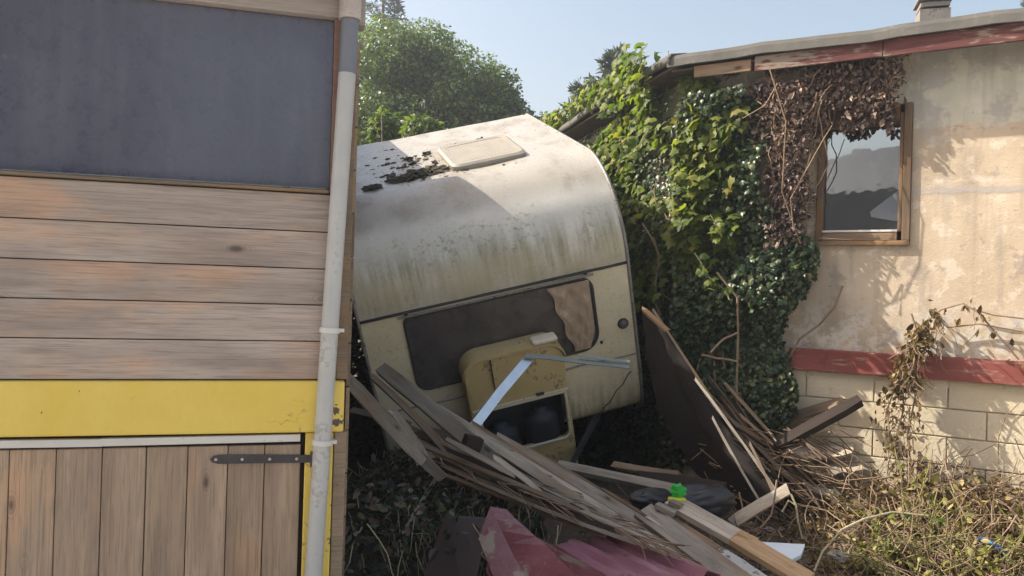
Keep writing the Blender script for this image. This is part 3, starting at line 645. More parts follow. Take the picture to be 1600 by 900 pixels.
MB().tube([(uu, yf(.5) - .003, .505 + .008 * math.sin(uu * 9)) for uu in np.linspace(.05, CW - .02, 18)], .007, 6).build('lower_moulding', M['trim_alu'], van)
m = MB().tube([(1.93 - .16 * k, -.006, .36 - .17 * k + .012 * math.sin(k * 9)) for k in np.linspace(0, 2.0, 12)], .004, 5).build('cable', M['rubber'], van)
# window
ol = rrect(.312, 1.70, .628, 1.196, (.10, .05, .08, .13), 7); N_ = len(ol)
m = MB(); m.add([(x, yf(z) - .007, z) for x, z in ol] + [(x, yf(z) + .01, z) for x, z in ol], [tuple(range(N_))] + [(i, i + N_, (i + 1) % N_ + N_, (i + 1) % N_) for i in range(N_)])
vw = m.build('window', M['smoke'], van)
MB().loop([(x, yf(z) - .006, z) for x, z in ol], .013, 6).build('window_seal', M['rubber'], vw, smooth=True)
def filmf(s, t):
    z = .645 + .535 * t; u0 = 1.50 - .135 * t + .012 * math.sin(t * 17); u1 = 1.676 - (.05 * max(0, .25 - t) / .25) ** 1; uu = u0 + (u1 - u0) * s
    return (uu, yf(z) - .024 - .006 * (math.sin(11 * s + 7 * t) * math.sin(9 * t + 2 * s) + .6 * math.sin(23 * s - 13 * t)) * min(1, 6 * min(s, 1 - s, t, 1 - t) + .15), z)
MB().grid(filmf, 16, 22).build('plastic_film', M['film'], vw, solid=.002)
for uu, z in ((1.665, 1.222), (.335, 1.222), (1.72, .66)): MB().lathe([(.013, 0), (.012, .008), (.005, .012)], 10).build('catch', M['rubber'], vw, Matrix.Translation((uu, yf(z) - .006, z)) @ Matrix.Rotation(rad(90), 4, 'X'))
lp = MB().lathe([(.043, 0), (.043, .010), (.036, .016)], 20).build('marker_lamp', M['rubber'], van, Matrix.Translation((1.905, yf(.768) - .002, .768)) @ Matrix.Rotation(rad(90), 4, 'X'), smooth=False)
MB().lathe([(.034, .016), (.030, .026), (.012, .032)], 18).build('lamp_lens', M['lens'], lp, smooth=True)
# roof vent
rv = Matrix.Translation((1.235, 1.18, HR + .022)) @ Matrix.Rotation(rad(3), 4, 'Z') @ Matrix.Rotation(rad(4), 4, 'X')
ol = rrect(-.305, .305, -.31, .31, .07, 5); il = rrect(-.285, .285, -.285, .285, .06, 5); jl = rrect(-.24, .24, -.24, .24, .04, 5); N_ = len(ol)
m = MB(); m.add([(x, y, -.004) for x, y in ol] + [(x, y, .032) for x, y in ol] + [(x, y, .046) for x, y in il] + [(x, y, .044) for x, y in jl] + [(x, y, .040) for x, y in jl],
      [(k * N_ + i, k * N_ + (i + 1) % N_, (k + 1) * N_ + (i + 1) % N_, (k + 1) * N_ + i) for k in range(4) for i in range(N_)] + [tuple(range(4 * N_, 5 * N_))])
vt = m.build('roof_vent', M['vent'], van, rv, smooth=False)
ol = rrect(-.35, .33, -.335, .325, .03, 3); MB().add([(x, y, -.016) for x, y in ol] + [(x, y, -.002) for x, y in ol], [tuple(range(16, 32))] + [(i, (i + 1) % 16, (i + 1) % 16 + 16, i + 16) for i in range(16)]).build('vent_flange', M['vent'], vt)
m = MB()
for k in range(17):
    x = -.222 + k * .0278; m.box((x - .010, -.232, .039), (x + .010, .232, .0432))
m.build('louvre', M['vent'], vt)['kind'] = 'stuff'
# gas locker on the nose
lk = rrect(.628, 1.372, -.22, .845, (.13, .13, .02, .02), 6); op = rrect(.690, 1.338, .060, .450, (.012, .012, .06, .06), 6); N_ = len(lk)
yk = lambda z: -.20 + .05 * max(0, (z - .45)) ** 1
m = MB()
rings = [[(x, .0, z) for x, z in lk], [(x, yk(z) + .02, z) for x, z in lk], [(x * .985 + .015, yk(z), z * .985 + .0055) for x, z in lk], [(x, yk(z), z) for x, z in op], [(x, yk(z) + .04, z) for x, z in op]]
for r_ in rings: m.v += r_
m.f += [(k * N_ + i, k * N_ + (i + 1) % N_, (k + 1) * N_ + (i + 1) % N_, (k + 1) * N_ + i) for k in range(4) for i in range(N_)]
lock = m.build('gas_locker', M['locker'], van)
MB().loop([(x, yk(z) - .002, z) for x, z in op], .012, 6).build('opening_rim', M['rim'], lock, smooth=True)
MB().box((.68, -.022, .02), (1.345, -.012, .50)).build('back_plate', M['void'], lock)
MB().box((.640, -.214, .458), (1.362, -.201, .478)).build('hood_lip', M['rim'], lock, bevel=.004)
arc = [(x, z) for x, z in rrect(.620, 1.380, .46, .862, (.14, .14, .01, .01), 8)][:18]
m = MB()
for i, (x, z) in enumerate(arc): m.v += [(x, yk(z) - .018, z), (x, -.005, z + .002), (x, yk(z) - .018, z - .018 if z > .72 else z)]
m.f = [(3 * i + a, 3 * i + b, 3 * i + 3 + b, 3 * i + 3 + a) for i in range(17) for a, b in ((0, 1), (0, 2))]
m.build('hood', M['locker'], lock, solid=.007)
MB().box((1.15, -.205, .862), (1.34, -.09, .898)).build('hood_hinge', M['rim'], lock, bevel=.016)
MB().box((.83, -.207, .48), (.835, -.188, .84)).build('hood_seam', M['rubber'], lock)
MB().box((1.12, -.222, .474), (1.18, -.205, .496)).build('latch', M['rubber'], lock, bevel=.006)
for uu in (.84, 1.15):
    b_ = MB().lathe([(.082, 0), (.088, .02), (.088, .20), (.075, .25), (.045, .275), (.035, .285), (.035, .305)], 20).mesh('bottle', True)
    sc_ = Matrix.Diagonal((1.5, 1, 1, 1))
    tag(link('gas_bottle', b_, M['bottle'], None, CM @ Matrix.Translation((uu, -.112, .02 if uu > 1 else -.03)) @ sc_),
        'dark round-shouldered gas bottle in the beige locker, ' + ('nearer the caravan corner' if uu > 1 else 'nearer the grey planks'), 'gas bottle', 'gas bottles in the open locker')
# drawbar and wheels
MB().tube([(.35, .1, -.02), (1.0, -.75, -.06), (1.65, .1, -.02)], .03, 6).build('drawbar', M['rubber'], van)
for uu in (.13, CW - .13):
    wh = link('wheel', None, None, van, Matrix.Translation((uu, 1.5, -.06)) @ Matrix.Rotation(rad(90), 4, 'Y'))
    MB().lathe([(.17, -.07), (.27, -.075), (.29, -.04), (.29, .04), (.27, .075), (.17, .07)], 24).build('tyre', M['rubber'], wh, smooth=True)
    MB().lathe([(.165, -.05), (.165, .05), (.05, .06)], 18).build('rim', M['trim_alu'], wh, smooth=True)
# clumps of moss and soil on the roof
def blob(name, rx, ry, rz, seed, n=22, amp=1.0):
    m = MB(); rg = np.random.default_rng(seed)
    def f(s, t):
        th, ph = s * 2 * math.pi, (t - .5) * math.pi; d = np.array([[math.cos(th) * math.cos(ph), math.sin(th) * math.cos(ph), math.sin(ph)]])
        k = 1 + amp * .30 * float(vnoise(d * [rx / rz * .6, ry / rz * .6, 1], 3.2, seed)[0]) + amp * .16 * float(vnoise(d * [rx / rz * .6, ry / rz * .6, 1], 9, seed + 1)[0])
        return (d[0, 0] * rx * k, d[0, 1] * ry * k, d[0, 2] * rz * k)
    m.grid(f, n * 2, n); return m.mesh(name)
for i, (px, py, rx, ry, rz, lab) in enumerate([
        (668, 270, .15, .11, .030, 'large ragged dark moss clump beside the caravan roof vent'), (634, 280, .12, .09, .022, 'flat dark moss clump just down the roof from the largest clump'),
        (582, 295, .07, .06, .022, 'small dark moss clump near the shed downpipe'), (712, 231, .11, .06, .025, 'long thin moss clump behind the roof vent'),
        (751, 220, .035, .035, .020, 'tiny lone moss tuft beyond the roof vent'), (667, 241, .035, .04, .016, 'moss tuft on the sunlit roof left of the vent'),
        (638, 249, .035, .03, .014, 'moss tuft on the shadow edge of the caravan roof'), (645, 257, .03, .025, .012, 'flattest moss tuft below the shadow edge'),
        (690, 254, .07, .05, .020, 'moss clump caught against the vent flange')]):
    p = onRoof(px, py); p.z += .004
    tag(link('moss_clump', blob('moss_clump', rx, ry, rz, 40 + i, 22, 1.5), M['moss'], None, CM @ Matrix.Translation(p)), lab, 'moss', 'moss clumps on the caravan roof')

sp = blob('roof_dirt', 1, .8, .5, 77, 5); V_ = np.array([v_.co for v_ in sp.vertices]); T_ = [tuple(p_.vertices) for p_ in sp.polygons]; m = MB()
for _ in range(420):
    q = onRoof(random.gauss(668, 34), random.gauss(266, 10)) if random.random() < .7 else onRoof(random.uniform(560, 830), random.uniform(232, 285))
    if q.y < .74 or q.y > 2.2: continue
    r_ = .004 + .016 * random.random() ** 2.5; a_ = random.uniform(0, 6.3); ca, sa = math.cos(a_), math.sin(a_)
    m.add([(q.x + r_ * (ca * x - sa * y) * 1.5, q.y + r_ * (sa * x + ca * y) * 1.5, HR + .002 + r_ * z * .7) for x, y, z in V_], T_)
tag(m.build('roof_dirt', M['moss'], None, CM), 'crumbs of dirt and moss spread round the caravan roof vent', None, None, 'stuff')

# ================================================================== BENT METAL STRIP
def lprofile(m, pts, w1, w2, th, nrm):
    pts = [Vector(p) for p in pts]; nrm = Vector(nrm).normalized(); k = len(pts); vs = []
    for i, p in enumerate(pts):
        t = (pts[min(i + 1, k - 1)] - pts[max(i - 1, 0)]).normalized(); b = t.cross(nrm).normalized(); c = b.cross(t).normalized()
        vs += [p, p + b * w1, p + b * w1 - c * th, p - c * th + b * th, p - c * w2 + b * th, p - c * w2]
    fs = [(i * 6 + q, i * 6 + 6 + q, i * 6 + 6 + (q + 1) % 6, i * 6 + (q + 1) % 6) for i in range(k - 1) for q in range(6)] + [tuple(range(6)), tuple(range(6 * k - 6, 6 * k))[::-1]]
    return m.add(vs, fs)
bs = thing('bent_metal_strip', 'long galvanised metal strip bent into a peak over the gas locker', 'metal strip', Matrix.Translation(at(735, 662, 5.0)))
iv = Matrix.Translation(-at(735, 662, 5.0))
lprofile(MB(), [iv @ at(733, 664, 5.0), iv @ at(776, 608, 5.12), iv @ at(822, 554, 5.25)], .062, .03, .004, (.55, -.75, .6)).build('steep_leg', M['zinc'], bs)
lprofile(MB(), [iv @ at(820, 553, 5.252), iv @ at(852, 554, 5.26), iv @ at(915, 562, 5.2), iv @ at(984, 569, 5.15)], .05, .035, .004, (.1, -.5, .9)).build('flat_leg', M['green_zinc'], bs)
lprofile(MB(), [iv @ at(905, 553, 5.22), iv @ at(984, 563, 5.165)], .028, .02, .003, (.1, -.6, .8)).build('split_end', M['green_zinc'], bs)

# ================================================================== LEANING STACK OF WEATHERED PLANKS
GP = 'weathered planks in the leaning stack'; GB, BB = M['grey_board'], M['brown_board']
for a, b, wd, th, mt, lab, roll in [
    ((541, 590, 4.55), (662, 722, 4.25), .075, .020, GB, 'pale split plank with raised tip by the shed corner', .5),
    ((556, 612, 4.65), (690, 745, 4.22), .06, .018, GB, 'thin grey plank under the pale split tip by the shed', .9),
    ((585, 592, 4.72), (712, 716, 4.35), .035, .022, BB, 'narrow dark lath between the split plank and the broad pointed one', .3),
    ((592, 600, 4.68), (705, 718, 4.32), .022, .016, GB, 'slender pale lath beside the narrow dark one', .2),
    ((597, 577, 4.75), (812, 757, 4.18), .095, .02, GB, 'broad grey plank with a sharp upper point in the leaning stack', .15),
    ((628, 606, 4.8), (1012, 858, 3.98), .05, .022, GB, alike, .6),
    ((678, 634, 4.85), (1030, 852, 4.02), .055, .024, GB, 'grey plank ending right under the foot of the bent metal strip', .2),
    ((700, 648, 4.9), (1062, 872, 4.02), .045, .022, BB, alike, .7),
    ((735, 661, 4.92), (1090, 888, 4.0), .05, .022, BB, alike, .45),
    ((780, 684, 4.95), (1118, 893, 4.0), .06, .022, GB, 'slim grey plank crossing in front of the locker lip', .4),
    ((828, 708, 4.95), (1142, 897, 4.02), .07, .022, BB, 'browner plank along the upper edge of the leaning stack', .25),
    ((655, 676, 4.5), (905, 806, 4.05), .07, .020, BB, alike, -.4),
    ((676, 700, 4.42), (960, 822, 4.0), .05, .020, BB, alike, -.6),
    ((662, 706, 4.38), (985, 830, 3.96), .06, .020, GB, 'rough grey plank on the underside of the leaning stack', .6),
    ((672, 734, 4.34), (935, 834, 3.92), .022, .016, BB, 'thin brown stick sticking out below the leaning stack', .2),
    ((720, 690, 4.6), (1000, 845, 3.98), .045, .02, GB, alike, .9),
    ((745, 735, 4.3), (1040, 862, 3.9), .05, .02, BB, alike, -.1),
    ((860, 764, 4.25), (1072, 883, 3.9), .065, .022, GB, alike, .5),
    ((700, 655, 4.7), (1100, 892, 3.94), .055, .03, BB, alike, .0)]:
    board('plank', a, b, wd, th, mt, lab, 'plank', GP, roll, 1.3, split=.5)
for i in range(22):
    f = random.random(); x0 = 690 - 40 * f + random.uniform(-25, 60); y0 = 648 + 58 * f; k = random.uniform(.62, 1.0); d = x0 - (690 - 40 * f)
    a = (x0, y0 + d * .63, 4.74 - .38 * f - .0018 * d); b = (x0 + 392 * k - d * .3, y0 + (232 - 82 * f) * k - d * .2 + d * .63, 4.74 - .38 * f - .75 * k)
    board('plank', a, b, random.uniform(.018, .05), random.uniform(.012, .022), random.choice([GB, GB, BB, M['dark_board']]), alike, 'plank', GP, random.uniform(-.9, 1.3), 1.4, split=.8)  # dark boards mixed in to read as shaded gaps between planks
for (px, py, Y, L, wd, rz, lab) in [(738, 692, 4.30, .10, .075, .3, 'short dark wood block sitting on the leaning planks')]:
    c = at(px, py, Y); o = MB().box((-L / 2, -.03, -wd / 2), (L / 2, .03, wd / 2)).build('wood_block', M['dark_board'], None, Matrix.Translation(c) @ Matrix.Rotation(rz, 4, 'Y') @ Matrix.Rotation(.5, 4, 'Z'), bevel=.006)
    tag(o, lab, 'wood block')
# splinters lying along the stack
for i, (a, b, wd, lab) in enumerate([((705, 690, 4.28), (800, 742, 4.12), .03, 'pale torn splinter on the near face of the leaning stack'), ((768, 712, 4.22), (836, 762, 4.05), .028, 'pale sliver beside the dark gap in the leaning stack'),
        ((838, 765, 4.05), (905, 806, 3.93), .03, 'short pale sliver low on the leaning stack'), ((612, 640, 4.5), (665, 712, 4.3), .04, 'white-faced splinter at the stack end by the shed'),
        ((1000, 800, 4.3), (1062, 840, 4.12), .014, 'thin loose splinter above the grey boards'), ((935, 760, 4.4), (1010, 806, 4.2), .016, 'dark thin splinter on the top edge of the stack')]):
    board('splinter', a, b, wd, .010, GB if i < 5 else BB, lab, 'splinter', 'splinters on the leaning stack', .4, 1.5, split=.9)
sg = []
for _ in range(260):
    f = random.random(); k = random.random(); px = 690 - 40 * f + 380 * k; py = 648 + 58 * f + (225 - 80 * f) * k
    d = (at(1060, 872, 4.0) - at(690, 648, 4.75)).normalized(); p = at(px, py, 4.70 - .36 * f - .75 * k)
    sg.append(wander(p, d + Vector((random.gauss(0, .25), random.gauss(0, .2), random.gauss(0, .18))), random.uniform(.04, .2), 3, .1))
tag(twigs('splinter_litter', sg, lambda: random.uniform(.0018, .0045), M['dry_stem'], None, 3), 'fine splinters and stalks caught all over the leaning stack', None, None, 'stuff')
sg = []
for _ in range(130):
    px, py = random.uniform(1090, 1330), random.uniform(660, 785)
    if py < 640 + (1330 - px) * .35 - 40 or py > 800 - abs(px - 1230) * .2: continue
    sg.append(wander(at(px, py, 5.55 - (py - 640) / 160 * .35), (random.gauss(.6, .4), random.gauss(-.3, .3), random.gauss(-.35, .3)), random.uniform(.08, .35), 3, .03))
tag(twigs('splinter_litter', sg, lambda: random.uniform(.002, .007), M['dry_stem'], None, 3), 'splinters and sticks tangled in the board pile by the house', None, None, 'stuff')
# rails behind the stack, in the shade of the caravan
board('rail', (875, 728, 5.0), (1085, 772, 4.75), .06, .04, M['grey_board'], 'dusty grey rail lying in the shade below the locker', 'rail', None, .2)
board('rail', (960, 727, 5.6), (1060, 742, 5.5), .05, .03, M['brown_board'], 'faint brown rail deep in the shade under the caravan', 'rail', None, .2)
board('rail', (1000, 745, 5.2), (1130, 762, 5.0), .07, .03, M['dark_board'], 'dark rail behind the black sack', 'rail', None, .3)
board('rail', (546, 640, 5.3), (640, 663, 5.1), .04, .02, M['grey_board'], 'grey slat behind the stack end beside the shed corner', 'rail', None, .6)
board('rail', (620, 850, 4.15), (688, 738, 4.4), .018, .018, M['grey_board'], 'thin pole leaning down from the stack into the weeds', 'pole', None, .2)

# ================================================================== FLAT BOARDS AT THE FRONT RIGHT
board('plank', (1003, 797, 4.35), (1160, 912, 3.75), .125, .024, GB, 'flat grey plank edge to edge with the leaning stack', 'plank', 'flat planks at the front', .1, .6)
board('plank', (1040, 812, 4.36), (1185, 905, 3.85), .085, .02, BB, 'sunken grey brown plank between two higher planks', 'plank', 'flat planks at the front', .05, .6)
jn = thing('two_tone_plank', 'plank weathered grey at one end and fresh orange at the other', 'plank', Matrix.Translation(at(1150, 840, 4.0)), 'flat planks at the front')
ivj = Matrix.Translation(-at(1150, 840, 4.0))
for (a, b, mt, nm) in (((1048, 783, 4.42), (1150, 840, 4.13), GB, 'weathered_end'), ((1150, 840, 4.13), (1262, 908, 3.78), M['fresh_wood'], 'fresh_end')):
    mx, L = frame_between(ivj @ at(*a), ivj @ at(*b), (0, -.3, .95), .05); link(nm, board_mesh(L - .002, .115, .032, 900 + len(nm), .15), mt, jn, mx)
for (px, py, Y, L, lab) in ((1040, 796, 4.30, .11, 'small wood block between the green toy and the flat planks'), (1056, 788, 4.36, .07, 'smaller of the wood blocks at the plank ends'), (1168, 840, 4.12, .10, 'orange wood block against the fresh plank')):
    tag(MB().box((-L / 2, -.03, -.014), (L / 2, .03, .014)).build('wood_block', M['fresh_wood'] if px > 1100 else GB, None, Matrix.Translation(at(px, py, Y)) @ Matrix.Rotation(-.55, 4, 'Z') @ Matrix.Rotation(.3, 4, 'Y'), bevel=.004), lab, 'wood block', 'small wood blocks among the planks')
# foam board
pl = [at(1186, 846, 4.26), at(1258, 850, 4.24), at(1252, 866, 4.14), at(1227, 880, 4.07), at(1196, 862, 4.16)]; nz = Vector((.0, -.2, 1)) * .025
m = MB(); m.add([tuple(p) for p in pl] + [tuple(p - nz) for p in pl], [(0, 1, 2, 3, 4), (9, 8, 7, 6, 5)] + [(i, i + 5, (i + 1) % 5 + 5, (i + 1) % 5) for i in range(5)])
tag(m.build('foam_board', M['foam'], bevel=.003), 'broken piece of pale blue foam board on the dirt', 'foam board')
board('plank', (1112, 858, 4.05), (1192, 912, 3.80), .10, .016, M['flaking'], 'short plank with flaking white paint between the flat planks', 'plank', 'flat planks at the front', .06, .8, split=.3)
# green toy
gt = thing('plastic_toy', 'bright green plastic toy with a yellow base on the rubbish', 'toy', Matrix.Translation(at(1059, 777, 4.42)))
st = []
for i in range(14):
    q = 2 * math.pi * i / 14; r_ = (.050 if i % 2 else .041) * (1.15 if i in (3, 5) else 1); st.append((r_ * math.cos(q), .0, r_ * .78 * math.sin(q) + .036))
m = MB(); m.add([(x, -.012 - .006 * math.cos(3 * x * 30), z) for x, y, z in st] + [(x * .9, .016, z) for x, y, z in st] + [(0, -.026, .036), (0, .026, .036)], [(i, (i + 1) % 14, 28) for i in range(14)] + [(14 + (i + 1) % 14, 14 + i, 29) for i in range(14)] + [(i, i + 14, (i + 1) % 14 + 14, (i + 1) % 14) for i in range(14)])
m.build('toy_body', M['green_toy'], gt, Matrix.Rotation(.2, 4, 'X'))
MB().lathe([(.048, -.012), (.052, -.004), (.048, .006), (.03, .009)], 18).build('toy_base', M['yellow_toy'], gt, Matrix.Translation((-.008, -.01, -.006)) @ Matrix.Scale(.55, 4, (0, 1, 0)), smooth=True)
tag(link('rubbish_sack', blob('rubbish_sack', .20, .11, .095, 5, 26, .45), M['sack'], None, Matrix.Translation(at(1095, 783, 4.62)) @ Matrix.Rotation(-.12, 4, 'Y')), 'lumpy black rubbish sack behind the flat planks', 'sack').data.shade_smooth()
tag(link('rubbish_sack', blob('rubbish_sack', .13, .10, .06, 9, 22, .5), M['sack'], None, Matrix.Translation(at(1020, 780, 4.7))), 'flatter black sack half hidden behind the green toy', 'sack').data.shade_smooth()
board('stick', (1148, 814, 4.65), (1232, 764, 4.9), .07, .02, GB, 'short grey board lying alone on the dirt', 'board', None, .2)
# maroon sheet metal: folded profile
rs = thing('maroon_metal_sheet', 'dented maroon sheet of ribbed roofing metal at the bottom edge', 'metal sheet', Matrix.Translation(at(900, 860, 3.6)))
ivr = Matrix.Translation(-at(900, 860, 3.6))
lines = [((748, 842, 3.50), (790, 950, 3.15)), ((766, 794, 3.64), (845, 950, 3.12)), ((792, 796, 3.62), (925, 925, 3.08)), ((806, 826, 3.70), (935, 925, 3.20)), ((868, 852, 3.86), (990, 925, 3.33)), ((905, 845, 3.98), (1040, 918, 3.45)), ((946, 842, 4.06), (1095, 908, 3.60)), ((950, 829, 4.05), (1105, 894, 3.60)), ((968, 834, 4.10), (1125, 897, 3.66)), ((975, 846, 4.11), (1130, 908, 3.67))]
m = MB(); NS = 8
lv = [(ivr @ at(*a), ivr @ at(*b)) for a, b in lines]; rib = []
for t, up in ((.22, 0), (.27, .022), (.36, .022), (.41, 0), (.68, 0), (.73, .022), (.82, .022), (.87, 0)):
    rib.append(tuple(lv[4][k].lerp(lv[6][k], t) + Vector((0, 0, up)) for k in (0, 1)))
lines = lv[:5] + rib + lv[6:]
def sheet_part(name, ls, mt):
    m = MB()
    for i, (A, B) in enumerate(ls):
        for k in range(NS + 1):
            t = k / NS; p = A.lerp(B, t) + Vector((0, 0, .005 * math.sin(t * 7 + i * 2) * (0 < i < len(ls) - 1) + .002 * math.sin(t * 23 + i))); m.v.append(tuple(p))
    m.f = [(i * (NS + 1) + k, i * (NS + 1) + k + 1, (i + 1) * (NS + 1) + k + 1, (i + 1) * (NS + 1) + k) for i in range(len(ls) - 1) for k in range(NS)]
    return m.build(name, mt, rs, solid=.004)
sheet_part('side_flange', lines[:5], M['red_sheet'])
sheet_part('ribbed_top', lines[4:], M['pink_sheet'])['label'] = 'top of the sheet, pinkish from painted sky sheen'
A = [ivr @ at(*q) for q in ((747, 841, 3.505), (758, 856, 3.45), (752, 866, 3.42), (764, 880, 3.36), (760, 893, 3.32), (775, 915, 3.25))]
m = MB(); m.v = [tuple(p) for p in A] + [tuple(p + Vector((.07, .10, -.10))) for p in A]; m.f = [(i, i + 1, i + 7, i + 6) for i in range(5)]; m.build('torn_edge', M['red_sheet'], rs, solid=.004)
# dark brown panel
pl = [at(694, 808, 3.95), at(765, 812, 3.9), at(735, 950, 3.5), at(640, 960, 3.55)]; nz = Vector((.1, .9, .3)).normalized() * .02
m = MB(); m.add([tuple(p) for p in pl] + [tuple(p + nz) for p in pl], [(0, 1, 2, 3), (7, 6, 5, 4)] + [(i, i + 4, (i + 1) % 4 + 4, (i + 1) % 4) for i in range(4)]); tag(m.build('dark_panel', M['brown_panel'], bevel=.003), 'plain dark brown panel standing beside the maroon sheet', 'panel')

# ================================================================== LEANING BROWN BOARD AND BROKEN LATHS BY THE HOUSE
GD = 'dark sheets leaning by the caravan'
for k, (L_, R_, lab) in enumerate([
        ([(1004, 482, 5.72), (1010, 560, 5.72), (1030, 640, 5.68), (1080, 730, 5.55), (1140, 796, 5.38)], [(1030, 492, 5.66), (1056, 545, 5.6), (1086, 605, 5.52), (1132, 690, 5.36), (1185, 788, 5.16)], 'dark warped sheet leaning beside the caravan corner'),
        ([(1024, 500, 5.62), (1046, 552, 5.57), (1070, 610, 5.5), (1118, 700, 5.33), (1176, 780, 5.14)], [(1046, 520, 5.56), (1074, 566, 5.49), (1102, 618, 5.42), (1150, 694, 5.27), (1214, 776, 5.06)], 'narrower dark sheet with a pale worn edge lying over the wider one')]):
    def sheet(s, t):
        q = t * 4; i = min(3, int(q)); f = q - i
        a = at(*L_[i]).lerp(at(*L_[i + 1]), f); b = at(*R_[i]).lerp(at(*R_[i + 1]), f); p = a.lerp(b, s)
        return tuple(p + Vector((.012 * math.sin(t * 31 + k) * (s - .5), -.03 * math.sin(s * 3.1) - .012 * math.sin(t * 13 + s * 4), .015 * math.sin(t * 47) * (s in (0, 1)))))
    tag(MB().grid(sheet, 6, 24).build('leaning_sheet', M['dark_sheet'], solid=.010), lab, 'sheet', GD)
board('lath', (1022, 486, 5.58), (1152, 684, 5.22), .014, .012, BB, 'long thin edge strip along the dark sheets', 'lath', None, .4, .8)
board('lath', (1086, 592, 5.4), (1216, 772, 5.02), .016, .012, GB, 'pale edge strip at the lower end of the dark sheets', 'lath', None, .4, 1.0)
board('plank', (1006, 484, 5.5), (1044, 518, 5.44), .035, .02, BB, 'short green grey plank end above the leaning dark sheet', 'plank', None, .3)
GL = 'broken laths piled against the house'; pass
for a, b, wd, mt, lab, roll in [
    ((1180, 668, 5.86), (1312, 628, 5.62), .09, M['brown_board'], 'orange brown board end leaning on the cream blocks', .2),
    ((1208, 700, 5.45), (1340, 628, 5.40), .075, M['dark_board'], 'dark square beam pointing up at the cream wall', .1),
    ((1180, 690, 5.82), (1296, 664, 5.66), .13, GB, 'wide grey board on top of the pile by the ivy', -.1),
    ((1195, 715, 5.74), (1335, 700, 5.56), .16, GB, 'wide silvery board fanning out toward the wall', .0),
    ((1190, 738, 5.68), (1352, 728, 5.5), .14, GB, 'split grey board at the middle of the pile', -.15),
    ((1210, 755, 5.62), (1310, 735, 5.5), .08, GB, 'short grey board under the split board', .25),
    ((1260, 760, 5.45), (1312, 776, 5.3), .07, GB, 'stub of grey wood at the bottom of the pile', .2)]:
    board('broken_board', a, b, wd, .02 if 'beam' not in lab else .06, mt, lab, 'board', GL, roll, 1.2, split=.4)
for i in range(34):
    t = (i % 16) / 15
    a = (1075 + 60 * random.random() + 20 * t, 585 + 60 * random.random() + 30 * t, 5.7); b = (1205 + 90 * random.random(), 735 + 50 * random.random(), 5.5 - .1 * t)
    board('lath', a, b, random.uniform(.012, .03), .008, random.choice([BB, M['dark_board'], M['dark_board'], BB]), common, 'lath', GL, random.uniform(-1, 1), 1.8, split=.9)
for a, b in (((1112, 650, 5.2), (1185, 780, 4.95)), ((1170, 690, 5.15), (1212, 778, 4.95))):
    board('lath', a, b, .014, .01, GB, 'pale lath standing steeply in front of the dark sheet' if a[0] < 1150 else 'shorter pale lath standing between sheet and pile', 'lath', GL, .3, 1.0)
tag(blob and link('blue_scrap', blob('blue_scrap', .085, .05, .018, 21, 16), M['blue_scrap'], None, Matrix.Translation(at(1553, 853, 4.45)) @ Matrix.Rotation(.5, 4, 'Y')), 'crumpled scrap of blue plastic among the weeds', 'scrap')

# ================================================================== CLIMBERS ON THE HOUSE
R3 = RF.to_3x3(); WNw = R3 @ wn_; WDw = R3 @ wd_; NH = R3 @ Vector((0, 1, 0)); XH = R3 @ Vector((1, 0, 0))
def wallpt(s, y, z): return RF @ Vector((s, y, z))
def wingpt(t, y, z): v = RF @ (c0 + wd_ * t + wn_ * y); return Vector((v.x, v.y, z))
def clinging(face, a, z, L, n=10, lean=.25, y=.05):
    out = []; q = random.gauss(0, lean)
    for i in range(n + 1):
        out.append(face(a, y + random.uniform(-.02, .03), z)); q = q * .8 + random.gauss(0, lean); a += math.sin(q) * L / n; z += math.cos(q) * L / n
        if z > 3.25 or z < .05: break
    return out
def cloud(n, fn):
    out = [fn() for _ in range(n)]; out = [o for o in out if o is not None]
    return np.array([o[0] for o in out]), np.array([o[1] for o in out])
def oriented(Nw, n, up=.7, sp=.6, droop=.9):
    nr = Nw + np.array([0, 0, up]) + rdir(n, sp); tip = np.array([0, 0, -droop]) + rdir(n, .55); return basis(nr, tip)
# climbing vine: wing wall, corner and upper main wall
vine = thing('climbing_vine', 'big-leaved bright green vine covering the house corner under the eave', 'vine', Matrix.Translation((1.417, 6.215, 0)))
O = np.array([1.417, 6.215, 0])
def lump(s, z, seed): return float(vnoise(np.array([[s, z, 0.]]), 3.2, seed)[0])
def fv():
    if random.random() < .8:
        t = random.random() ** .8 * 3.9; z = random.uniform(.5, 3.55); lm = lump(t, z, 3)
        if z < 1.5 - .15 * t or lm < -.75: return None
        y = .13 + .26 * max(0, lm + .45) * random.random() ** .6 + .07 * random.random() + (.18 * random.random() if z > 3.2 else 0)
        p = wingpt(t, y, z); return (p, WNw)
    s = random.uniform(1.55, 2.05); z = random.uniform(1.7, 3.28); lm = lump(s + 9, z, 3)
    if lm < -.6 or (s < 1.85 and z < 2.5 and random.random() < .7) or (s < 1.85 and random.random() < .8): return None
    y = .05 + .17 * max(0, lm + .6) * random.random() ** .6 + .07 * random.random()
    p = wallpt(s, y, z); return (p, NH * .7 + WNw * .3)
P_, N_ = cloud(15000, fv); P_ = P_ - O; S_ = RNG.uniform(.045, .08, len(P_)) + .055 * RNG.random(len(P_)) ** 2.5
leaves(vine, P_, oriented(N_, len(P_)), S_, IVY, M['vine'], 280, 'leaf', 'foliage', S_ + .25 * ((P_ * np.array(WNw)).sum(1)) + RNG.uniform(0, .05, len(P_)))
sg = [[q - Vector(O) for q in clinging(wingpt, random.uniform(.1, 3.5), random.uniform(.1, 1.5), random.uniform(1, 2.2))] for _ in range(26)]
sg += [[q - Vector(O) for q in clinging(wallpt, random.uniform(1.4, 1.9), random.uniform(.2, 2), random.uniform(.6, 1.2))] for _ in range(7)]
twigs('stem', sg, .0045, M['dry_stem'], vine, 5)
